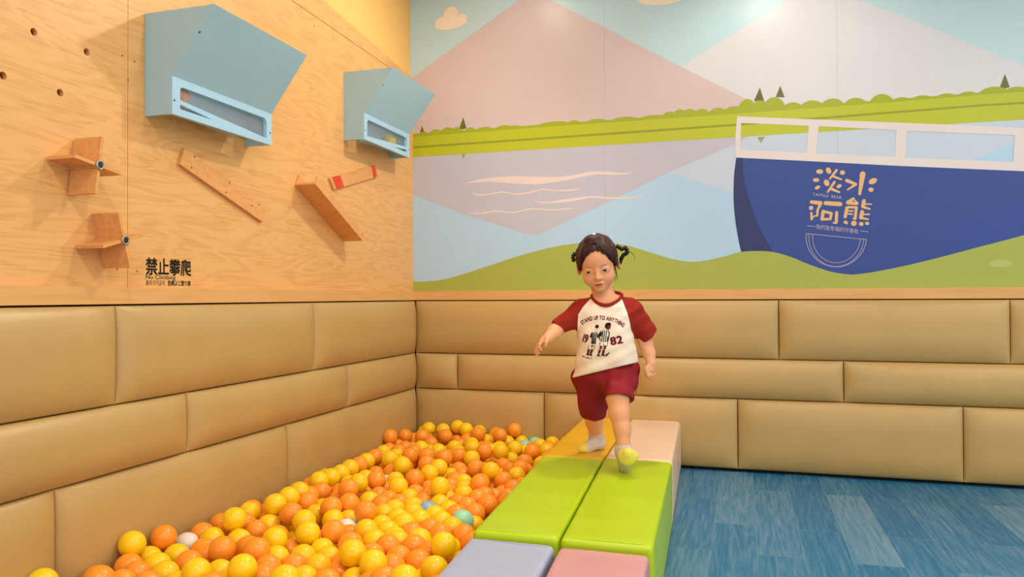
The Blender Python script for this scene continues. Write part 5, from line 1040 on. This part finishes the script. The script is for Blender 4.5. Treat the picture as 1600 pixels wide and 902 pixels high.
# --- hair: cap, fringe locks, top tuft, braids
hr = SDF(np.array(HC) - 0.17, np.array(HC) + 0.17, 0.0026)
hr.add(hell((0, 0.014, 0.004), (0.0785, 0.098, 0.0835)))
hr.add(hell((0, -0.048, 0.010), (0.064, 0.044, 0.052)), 0.02)
hr.add(hell((0, 0.052, -0.030), (0.066, 0.060, 0.075)), 0.03)
hr.add(hell((-0.006, -0.030, 0.080), (0.026, 0.026, 0.012)), 0.02)
for sx in (-1, 1): hr.add(hell((sx * 0.069, -0.012, -0.010), (0.012, 0.026, 0.052)), 0.012)
def face_region(X, Y, Z):
    x, y, z = X - HC[0], Y - HC[1], Z - HC[2]
    hx = HR[0, 0] * x + HR[1, 0] * y + HR[2, 0] * z; hy = HR[0, 1] * x + HR[1, 1] * y + HR[2, 1] * z; hz = HR[0, 2] * x + HR[1, 2] * y + HR[2, 2] * z
    zl = 0.040 - 13.0 * (hx - 0.004) ** 2 - 900 * np.abs(hx) ** 4 + 0.0018 * np.sin(hx * 330)
    yl = -0.024 - 0.30 * np.clip(hz + 0.02, -0.2, 0.06)
    a = np.maximum(hz - zl, hy - yl)
    b = np.maximum(hz + 0.045, hy - 0.012)       # below the ears the neck stays free
    c = np.maximum(hz + 0.082, -hy - 9)
    return np.minimum(np.minimum(a, b), c)
hr.cut((face_region, np.array(HC) - 0.17, np.array(HC) + 0.17), 0.006)
hr.warp(lambda X, Y, Z: 0.0011 * np.sin(190 * (X - HC[0]) + 40 * (Z - HC[2])) * np.sin(60 * (Y - HC[1]) + 30 * (X - HC[0])))
V, F = hr.mesh()
hair = obj('hair', V, F, M['hair'], child, True)
HT = BVHTree.FromPolygons([tuple(p) for p in V], [tuple(f) for f in F])
def on_head(x, z, off):
    d = HRm @ Vector((0, 1, 0)); h_ = TREE.ray_cast(Vector(H(x, -0.3, z)), d)
    return h_[0] - d * off + h_[1] * 0.004 if h_[0] is not None else Vector(H(x, -0.06, z))
rh = random.Random(11)
def on_hair(x, z, off):
    d = HRm @ Vector((0, 1, 0)); o_ = Vector(H(x, -0.3, z)); best = None
    for t in (TREE, HT):
        h_ = t.ray_cast(o_, d)
        if h_[0] is not None and (best is None or h_[3] < best[3]): best = h_
    return best[0] - d * off if best else None
locks = []
for i in range(170):
    s_ = -1 if i % 2 else 1
    t = rh.random()
    xe = s_ * (0.010 + 0.057 * t ** 0.8); ze = 0.039 - 0.010 * t - 0.070 * t ** 2.4
    ext = rh.uniform(-0.012, 0.004 + (0.016 if s_ < 0 else 0.007) * (0.3 + t))
    xs, zs = 0.16 * xe + rh.uniform(-0.006, 0.004), 0.074 - 0.006 * rh.random()
    pts = []
    for k in range(9):
        u = k / 8
        bul = math.sin(u * PI) * 0.010
        x = xs + (xe - xs) * (u ** 0.85) + s_ * bul * 0.8; z = zs + (ze - ext - zs) * u ** 1.25 + bul * 0.3
        p = on_hair(x, z, 0.0006)
        if p is not None: pts.append(p)
    if len(pts) < 5: continue
    for _ in range(2): pts = [pts[0]] + [(pts[j - 1] + pts[j] * 2 + pts[j + 1]) / 4 for j in range(1, len(pts) - 1)] + [pts[-1]]
    hc_ = Vector(H(0, 0.012, 0.0)); pts = [p + (p - hc_).normalized() * 0.0016 for p in pts]
    sp = spline(pts, 3); n = len(sp); r = rh.uniform(0.0018, 0.0036)
    locks.append(tube(sp, [r * (1 - 0.85 * (q / (n - 1)) ** 2) for q in range(n)], 6))
V, F = join(locks); obj('fringe', V, F, M['hair'], hair, True)
def braid(pts, r, name, tail=None):
    sp = spline(pts, 8); parts = []
    n = len(sp)
    parts.append(tube(sp, [r * (0.80 + 0.30 * abs(math.sin(i * 0.55))) * (1.0 if i < n - 3 else 0.75) for i in range(n)], 9))
    if tail:
        ts = spline(tail, 6); parts.append(tube(ts, [0.0016 * (1 - 0.8 * i / len(ts)) for i in range(len(ts))], 5))
    V, F = join(parts); return obj(name, V, F, M['braid'], hair, True)
braid([(-0.1136,-0.055,0.8063), (-0.1221,-0.06,0.8161), (-0.1316,-0.07,0.8144), (-0.1344,-0.075,0.803), (-0.1323,-0.075,0.793), (-0.1316,-0.074,0.7843)], 0.0075, 'braided_pigtail')
braid([(0.0333,-0.04,0.8468), (0.0445,-0.035,0.8408), (0.057,-0.03,0.8344), (0.0657,-0.03,0.8408), (0.0744,-0.03,0.8307), (0.0743,-0.03,0.8194), (0.0619,-0.025,0.8123), (0.052,-0.02,0.7963), (0.0458,-0.01,0.7766)], 0.0080, 'braided_pigtail',
      [(0.078,-0.03,0.8256), (0.0904,-0.03,0.8205), (0.1015,-0.03,0.8091), (0.1039,-0.03,0.7978), (0.1014,-0.03,0.789)])
V, F = join([tube(spline([(0.0285,0.02,0.7652), (0.0333,0.012,0.7394), (0.0381,0,0.7137)], 5), [0.0034 * (1 - 0.75 * i / 10) for i in range(11)], 7),
             tube(spline([(0.0234,0.02,0.7602), (0.0257,0.012,0.7318), (0.0293,0.004,0.7062)], 5), [0.0030 * (1 - 0.8 * i / 10) for i in range(11)], 7)])
obj('nape_lock', V, F, M['hair'], hair, True)
bm = bmesh.new(); bmesh.ops.create_uvsphere(bm, u_segments=12, v_segments=8, radius=0.0065)
hb = from_bm('hair_tie', bm, M['tie'], hair, True, loc=Vector(H(0.004, -0.022, 0.0925))); hb.scale = (1.1, 0.8, 0.8)

# --- T-shirt
SH = SDF(LO, HI, hh)
SZ = [(-0.0101,0,0.6504)[2], (-0.0102,0,0.6327)[2], (-0.0103,0,0.6098)[2], (-0.0105,0,0.5768)[2], (-0.0108,0,0.5159)[2], (-0.0111,0,0.4549)[2], (-0.0114,0,0.4042)[2], (-0.0116,0,0.3611)[2], (-0.0119,0,0.3028)[2]]
SX0 = [(-0.0606,0,0.6507)[0], (-0.0886,0,0.6329)[0], (-0.1116,0,0.61)[0], (-0.1232,0,0.5769)[0], (-0.1222,0,0.5157)[0], (-0.12,0,0.4545)[0], (-0.1279,0,0.4035)[0], (-0.1357,0,0.3601)[0], (-0.1398,0,0.3014)[0]]
SX1 = [(0.0528,0,0.6502)[0], (0.0727,0,0.6324)[0], (0.0876,0,0.6096)[0], (0.0937,0,0.5767)[0], (0.0971,0,0.516)[0], (0.1055,0,0.4554)[0], (0.1152,0,0.405)[0], (0.1211,0,0.3622)[0], (0.1258,0,0.3042)[0]]
SY = [-0.030, -0.033, -0.035, -0.036, -0.034, -0.026, -0.012, 0.0, 0.010]
SR = [0.042, 0.058, 0.068, 0.076, 0.084, 0.091, 0.097, 0.102, 0.106]
SH.add(stack(SZ, SX0, SX1, SY, SR), 0.01)
slv = [((-0.0929,-0.032,0.5953), (-0.2019,-0.085,0.528), 0.047, 0.0315), ((0.0821,-0.015,0.5896), (0.1588,0.015,0.4927), 0.052, 0.0430)]
for a, b, ra, rb in slv: SH.add(flat_cone(a, b, ra, rb), 0.022)
SH.add(ellip((-0.0929,-0.032,0.6003), (0.044, 0.050, 0.040)), 0.02)
SH.add(ellip((0.0796,-0.018,0.6023), (0.046, 0.050, 0.042)), 0.02)
def folds(X, Y, Z):
    u = X * 0.75 + Z * 0.65; w = X * -0.55 + Z * 0.85
    low = np.clip((0.46 - Z) / 0.16, 0, 1)
    return (0.0045 * np.sin(95 * w + 18 * u) * low + 0.0012 * np.sin(60 * u + 30 * Y + 22 * Z) + 0.0010 * np.sin(130 * (X * 0.3 - Z) + 25 * X)) * np.ones_like(Y)
SH.warp(folds)
# slanted hem, open sleeve ends and neck hole
p0, p1 = Vector((-0.1384,0,0.3257)), Vector((0.1213,0,0.3899)); dv = p1 - p0
nn = Vector((dv.z, 0.0, -dv.x)); nn = nn if nn.z < 0 else -nn
nn = (nn.normalized() + Vector((0, -0.10, 0))).normalized()
SH.cut(half(tuple(p0.lerp(p1, 0.5)), tuple(nn)), 0.002)
for a, b, ra, rb in slv:
    a_, b_ = Vector(a), Vector(b); d = (b_ - a_).normalized()
    SH.cut(flat_cone(tuple(b_ - d * 0.05), tuple(b_ + d * 0.02), rb - 0.0085, rb - 0.0085), 0.002)
NK = (-0.0075,-0.045,0.6479)
SH.cut(ellip((-0.0062,-0.06,0.6504), (0.0585, 0.058, 0.031), np.array(Matrix.Rotation(math.radians(24), 3, 'X'))), 0.003)
V, F = SH.mesh(); V = relax(V, F, 3)
C_ = V[F].mean(1)
# raglan seams divide cream body from red sleeves
def rag(zs_px): pass
LZ = [(-0.0704,-0.06,0.6432)[2], (-0.0994,-0.06,0.6083)[2], (-0.1158,-0.06,0.5793)[2], (-0.1186,-0.06,0.5183)[2], (-0.1276,-0.06,0.4458)[2]]
LXs = [(-0.0657,-0.06,0.6482)[0], (-0.0969,-0.06,0.6083)[0], (-0.1145,-0.06,0.5793)[0], (-0.1186,-0.06,0.5183)[0], (-0.1276,-0.06,0.4458)[0]]
RZ = [(0.0541,-0.06,0.6427)[2], (0.0735,-0.06,0.5916)[2], (0.0807,-0.06,0.5633)[2], (0.089,-0.06,0.5212)[2], (0.0975,-0.06,0.4989)[2], (0.1069,-0.06,0.4296)[2]]
RXs = [(0.0517,-0.06,0.6427)[0], (0.0711,-0.06,0.5916)[0], (0.0795,-0.06,0.5633)[0], (0.0878,-0.06,0.5212)[0], (0.0975,-0.06,0.4989)[0], (0.1118,-0.06,0.4296)[0]]
def bound(z, zz, xx): return np.interp(z, zz[::-1], xx[::-1])
left = (C_[:, 0] < bound(C_[:, 2], LZ, LXs)) & (C_[:, 2] > LZ[-1] - 0.004)
right = (C_[:, 0] > bound(C_[:, 2], RZ, RXs)) & (C_[:, 2] > RZ[-1])
for mk, zz, xx in ((left, LZ, LXs), (right, RZ, RXs)):
    shared = np.intersect1d(F[mk], F[~mk])
    tgt = bound(V[shared, 2], zz, xx)
    okv = np.abs(V[shared, 0] - tgt) < 0.006
    V[shared[okv], 0] = tgt[okv]
def submesh(mask):
    f = F[mask]; u, inv = np.unique(f, return_inverse=True)
    return V[u], inv.reshape(f.shape)
tv, tf = submesh(~(left | right))
shirt = obj('t_shirt', tv, tf, M['shirt'], child, True)
for m_ in (left, right):
    v_, f_ = submesh(m_); obj('sleeve', v_, f_, M['maroon'], shirt, True)['label'] = 'rust red raglan sleeve'
STREE = BVHTree.FromPolygons([tuple(p) for p in V], [tuple(f) for f in F])
cr = spline([(-0.0627,-0.02,0.6519), (-0.0582,-0.062,0.6382), (-0.0393,-0.092,0.6234), (-0.0112,-0.104,0.6156), (0.0169,-0.096,0.6208), (0.0442,-0.066,0.6378), (0.0537,-0.02,0.654), (0.0405,0.012,0.663), (-0.0025,0.022,0.6683), (-0.0481,0.012,0.6621), (-0.0627,-0.02,0.6519)], 6)[:-1]
V, F = tube(cr, 0.0072, 8, closed=True); obj('collar', V, F, M['maroon'], shirt, True)

# --- chest print, laid on the cloth
class Decal:
    def __init__(s): s.V, s.F, s.I, s.mats = [], [], [], []
    def add(s, pts, m_, layer=0, tris=None, sub=0):
        """pts in metres (x, z) of the child's own frame"""
        if m_ not in s.mats: s.mats.append(m_)
        if tris is None: tris = tessellate_polygon([[Vector((p[0], p[1], 0)) for p in pts]])
        bm = bmesh.new(); vs = [bm.verts.new((p[0], 0, p[1])) for p in pts]
        for t in tris:
            try: bm.faces.new([vs[i] for i in t])
            except ValueError: pass
        for _ in range(sub): bmesh.ops.subdivide_edges(bm, edges=bm.edges[:], cuts=1, use_grid_fill=True)
        bmesh.ops.triangulate(bm, faces=bm.faces[:])
        bm.verts.index_update(); k = len(s.V)
        for v in bm.verts:
            h_ = STREE.ray_cast(Vector((v.co.x, -0.6, v.co.z)), Vector((0, 1, 0)))
            y = h_[0].y if h_[0] is not None else -0.1
            s.V.append((v.co.x, y - 0.0009 - 0.0003 * layer, v.co.z))
        for f in bm.faces:
            q = [v.index + k for v in f.verts]
            a, b, c = [Vector(s.V[i]) for i in q]
            if (b - a).cross(c - a).y > 0: q.reverse()
            s.F.append(q); s.I.append(s.mats.index(m_))
        bm.free()
    def build(s, name, parent): return obj(name, s.V, s.F, s.mats, parent, fm=s.I)
cp = Decal()
def letters(s, path, h, m_, off=0.0, squeeze=1.0):
    """letters one by one along a curve of (x, z) points"""
    P_ = spline([(a, 0, b) for a, b in path], 12); L = [0.0]
    for i in range(1, len(P_)): L.append(L[-1] + (P_[i] - P_[i - 1]).length)
    ws = []
    for ch in s:
        if ch == ' ': ws.append(None); continue
        v, f = text_mesh(ch, 1.0); a = np.array(v); ws.append((v, f, a.min(0), a.max(0)))
    cap = text_mesh('H', 1.0)[0]; ch_ = np.array(cap)[:, 1].max()
    adv = [0.45 * ch_ if w is None else (w[3][0] - w[2][0]) + 0.10 for w in ws]
    sc = L[-1] / sum(adv); c = 0.0
    for w, ad in zip(ws, adv):
        s0 = c * sc; c += ad
        if w is None: continue
        s1 = s0 + (ad - 0.10) * sc * 0.5
        i = min(max(int(np.searchsorted(L, s1)), 1), len(P_) - 1); t = (s1 - L[i - 1]) / (L[i] - L[i - 1] + 1e-9)
        p = P_[i - 1].lerp(P_[i], t); d = (P_[i] - P_[i - 1]).normalized(); n = Vector((-d.z, 0, d.x))
        mid = (w[2][0] + w[3][0]) / 2
        for j, (ox, oy) in enumerate([(0, 0), (-off, -off), (off, -off), (-off, off), (off, off)] if off else [(0, 0)]):
            T_ = [p + d * ((q[0] + ox - mid) * sc) + n * ((q[1] + oy) / ch_ * h) for q in w[0]]
            cp.add([(t_.x, t_.z) for t_ in T_], m_, 1 + 0.06 * j, tris=w[1], sub=2 if h > 0.02 else 0)
def xz(t): return (t[0], t[2])
letters('STAND UP TO ANYTHING', [xz((-0.0994,-0.1,0.5399)), xz((-0.0714,-0.1,0.5556)), xz((-0.0346,-0.1,0.561)), xz((0.0044,-0.1,0.5566)), xz((0.0335,-0.1,0.5461)), xz((0.0576,-0.1,0.5302))], 0.0150, M['print_maroon'], 0.030)
letters('19', [xz((-0.0992,-0.1,0.4758)), xz((-0.0782,-0.1,0.4705))], 0.030, M['print_maroon'], 0.030)
letters('82', [xz((0.0116,-0.1,0.4639)), xz((0.0597,-0.1,0.4727))], 0.028, M['print_maroon'], 0.035)
letters('WE ARE A', [xz((-0.103,-0.1,0.4167)), xz((-0.0819,-0.1,0.4104)), xz((-0.0623,-0.1,0.4091))], 0.0065, M['print_black'], 0.02)
def shp(pts, m_, layer=1, sub=0): cp.add(pts, M[m_], layer, sub=sub)
# two football players seen from behind, striped shirts, white shorts, maroon socks

FX0, FZ0 = (-0.1227,-0.1,0.6089)[0], (-0.1227,-0.1,0.6089)[2]
SXP = ((0.0726,-0.1,0.6085)[0] - FX0) / 802.0
SZP = (FZ0 - (-0.1238,-0.1,0.387)[2]) / 902.0
def fp(*q): return [(FX0 + x * SXP, FZ0 - y * SZP) for x, y in q]
# left player
shp(fp((300, 300), (318, 275), (350, 275), (360, 300), (352, 320), (330, 330), (305, 325)), 'print_black', 2)
shp(fp((300, 322), (330, 330), (355, 318), (350, 355), (325, 372), (318, 385), (300, 380), (296, 350)), 'print_skin', 1)
shp(fp((255, 392), (300, 375), (330, 395), (345, 440), (325, 500), (300, 580), (232, 565), (248, 480)), 'print_white', 1)
for a, b, w in ((262, 240, 13), (283, 258, 12), (304, 276, 12), (325, 294, 11)):
    shp(fp((a - w / 2, 392), (a + w / 2, 386), (b + w / 2 + 8, 575), (b - w / 2 + 4, 570)), 'print_black', 2)
shp(fp((250, 392), (262, 400), (248, 480), (215, 470), (228, 425)), 'print_black', 2)
shp(fp((328, 398), (345, 430), (352, 470), (332, 490)), 'print_black', 2)
shp(fp((228, 580), (292, 585), (282, 660), (205, 650), (195, 600)), 'print_white', 1)
for q in (((192, 600), (200, 600), (196, 650), (190, 650)), ((236, 600), (270, 588), (262, 612), (244, 640)), ((284, 588), (292, 588), (284, 660), (278, 655))):
    shp(fp(*q), 'print_black', 2)
shp(fp((182, 655), (216, 660), (200, 735), (206, 758), (152, 755), (165, 735)), 'print_maroon', 2)
shp(fp((232, 655), (276, 660), (240, 735), (256, 768), (208, 755), (214, 720)), 'print_maroon', 2)
shp(fp((160, 740), (206, 745), (206, 758), (152, 755)), 'print_black', 3); shp(fp((214, 738), (244, 740), (256, 768), (208, 755)), 'print_black', 3)
# right player
shp(fp((452, 290), (470, 250), (515, 238), (548, 250), (545, 290), (500, 285), (480, 330), (458, 325)), 'print_black', 2)
shp(fp((480, 325), (500, 282), (544, 285), (542, 320), (520, 350), (500, 345), (490, 360), (470, 350)), 'print_brown', 1)
shp(fp((395, 365), (470, 345), (520, 370), (528, 420), (505, 535), (385, 545), (400, 440)), 'print_white', 1)
for a, b, w in ((425, 400, 15), (452, 430, 14), (480, 460, 14), (506, 488, 13)):
    shp(fp((a - w / 2, 362), (a + w / 2, 356), (b + w / 2, 542), (b - w / 2, 544)), 'print_black', 2)
shp(fp((395, 366), (415, 380), (400, 450), (350, 470), (335, 455), (365, 400)), 'print_black', 2)
shp(fp((350, 462), (372, 458), (392, 520), (372, 520)), 'print_brown', 2)
shp(fp((515, 372), (530, 400), (522, 450), (505, 535), (492, 530), (508, 440)), 'print_black', 2)
shp(fp((375, 548), (500, 540), (490, 600), (440, 590), (430, 605), (372, 598)), 'print_white', 1)
for q in (((372, 545), (382, 545), (378, 600), (370, 598)), ((430, 560), (442, 556), (440, 600), (430, 606)), ((490, 545), (500, 540), (492, 600), (484, 600))):
    shp(fp(*q), 'print_black', 2)
shp(fp((375, 600), (415, 598), (400, 655), (362, 655)), 'print_brown', 2); shp(fp((440, 598), (480, 600), (458, 660), (420, 655)), 'print_brown', 2)
shp(fp((352, 662), (396, 664), (362, 740), (380, 768), (318, 765), (340, 735)), 'print_maroon', 2)
shp(fp((412, 665), (455, 664), (436, 735), (455, 765), (392, 755), (402, 730)), 'print_maroon', 2)
shp(fp((328, 745), (362, 748), (380, 768), (318, 765)), 'print_black', 3); shp(fp((400, 738), (436, 740), (455, 765), (392, 755)), 'print_black', 3)
shp(fp((455, 745), (520, 700), (525, 712), (470, 772)), 'print_black', 1)
cp.build('chest_print', shirt)

# --- shorts
so = SDF(LO, HI, hh)
so.add(ellip((-0.008,0.014,0.342), (0.126, 0.108, 0.070)))
legs = [((-0.0655,0.03,0.3193), (-0.0611,0.095,0.1657), 0.080, 0.0530), ((0.0433,-0.01,0.3297), (0.0347,-0.165,0.2553), 0.072, 0.0540)]
for a, b, ra, rb in legs: so.add(cone(a, b, ra, rb), 0.02)
so.add(ellip((0.0938,0,0.3695), (0.022, 0.062, 0.030)), 0.02)
so.cut(cone((-0.0091,-0.12,0.3069), (-0.0072,-0.085,0.224), 0.008, 0.014), 0.03)
so.warp(lambda X, Y, Z: (0.0034 * np.sin(75 * (Z * 0.9 + X * 0.5) + 30 * Y) + 0.0024 * np.sin(120 * (X - 0.4 * Z) + 40 * Z)) * np.clip((0.42 - Z) / 0.05, 0, 1))
so.cut(half((-0.0089,0,0.4017), (-0.22, 0, 1.0)), 0.004)
a_, b_ = Vector(legs[0][0]), Vector(legs[0][1]); d = (b_ - a_).normalized()
so.cut(flat_cone(tuple(b_), tuple(b_ + d * 0.09), 0.08, 0.08), 0.002)
so.cut(flat_cone(tuple(b_ - d * 0.035), tuple(b_ + d * 0.02), 0.0445, 0.0445), 0.002)
hb = Vector((0.036,-0.165,0.272)); hn = Vector((-0.04, -0.42, -0.90)).normalized()
so.cut(flat_cone(tuple(hb), tuple(hb + hn * 0.14), 0.085, 0.085), 0.002)
so.cut(cone((0.0355,-0.16,0.257), (0.0341,-0.19,0.2161), 0.0475, 0.0475), 0.002)
V, F = so.mesh(); V = relax(V, F, 4); obj('shorts', V, F, M['shorts'], child, True)

# --- socks
def sock(build, toe_c, toe_r, sole, ankle, an, name='sock'):
    f = SDF(np.minimum(np.array(toe_c), np.array(ankle)) - 0.12, np.maximum(np.array(toe_c), np.array(ankle)) + 0.12, 0.0024)
    build(f)
    f.cut(half(ankle, an), 0.002)
    V, F = f.mesh(); C_ = V[F].mean(1)
    e1, e2 = V[F[:, 1]] - V[F[:, 0]], V[F[:, 2]] - V[F[:, 0]]
    N = np.cross(e1, e2); N /= np.linalg.norm(N, axis=1)[:, None] + 1e-12
    y_ = np.linalg.norm(C_ - np.array(toe_c), axis=1) < toe_r
    if sole is not None:
        sd, hc = sole
        y_ |= ((N @ np.array(sd)) > 0.30) & (np.linalg.norm(C_ - np.array(hc), axis=1) < 0.075)
    def part(mask):
        f_ = F[mask]; u, inv = np.unique(f_, return_inverse=True); return V[u], inv.reshape(f_.shape)
    a, b = part(~y_); s = obj(name, a, b, M['sock'], child, True)
    a, b = part(y_); obj('sock_toe', a, b, M['sock_yellow'], s, True)['label'] = 'pale yellow toe of the sock'
    return s
def rear(f):
    f.add(cone(HEELB, BALLB, 0.0240, 0.0205), 0.012); f.add(cone(BALLB, TOEB, 0.0205, 0.0150), 0.01)
    f.add(cone((-0.0534,0.19,0.0756), (-0.0516,0.205,0.0513), 0.0325, 0.0300), 0.01); f.add(cone((-0.0516,0.205,0.0513), HEELB, 0.0300, 0.0240), 0.014)
    f.add(cone((-0.0516,0.2,0.0469), BALLB, 0.024, 0.020), 0.012)
def front(f):
    f.add(cone(HEELF, BALLF, 0.0215, 0.0270), 0.012); f.add(cone(BALLF, TOEF, 0.0275, 0.0200), 0.01)
    f.add(ellip((0.0688,-0.268,0.0746), (0.036, 0.026, 0.024)), 0.014)
    f.add(cone((0.0524,-0.182,0.0965), (0.0534,-0.187,0.0739), 0.0305, 0.0290), 0.01); f.add(cone((0.0534,-0.187,0.0739), HEELF, 0.0290, 0.0215), 0.014)
    f.add(cone((0.0544,-0.195,0.0708), BALLF, 0.026, 0.022), 0.014)
sock(rear, TOEB, 0.030, None, (-0.0553,0.19,0.077), (0.05, -0.25, 1.0))
fn_ = (Vector(BALLF) - Vector(HEELF)).normalized()
sn_ = Vector((1, 0, 0)).cross(fn_).normalized(); sn_ = sn_ if sn_.y < 0 else -sn_
sock(front, (0.0717,-0.29,0.0827), 0.041, None, (0.0513,-0.182,0.0977), tuple(Vector((0.047,-0.175,0.1569)) - Vector((0.0535,-0.185,0.0877))))
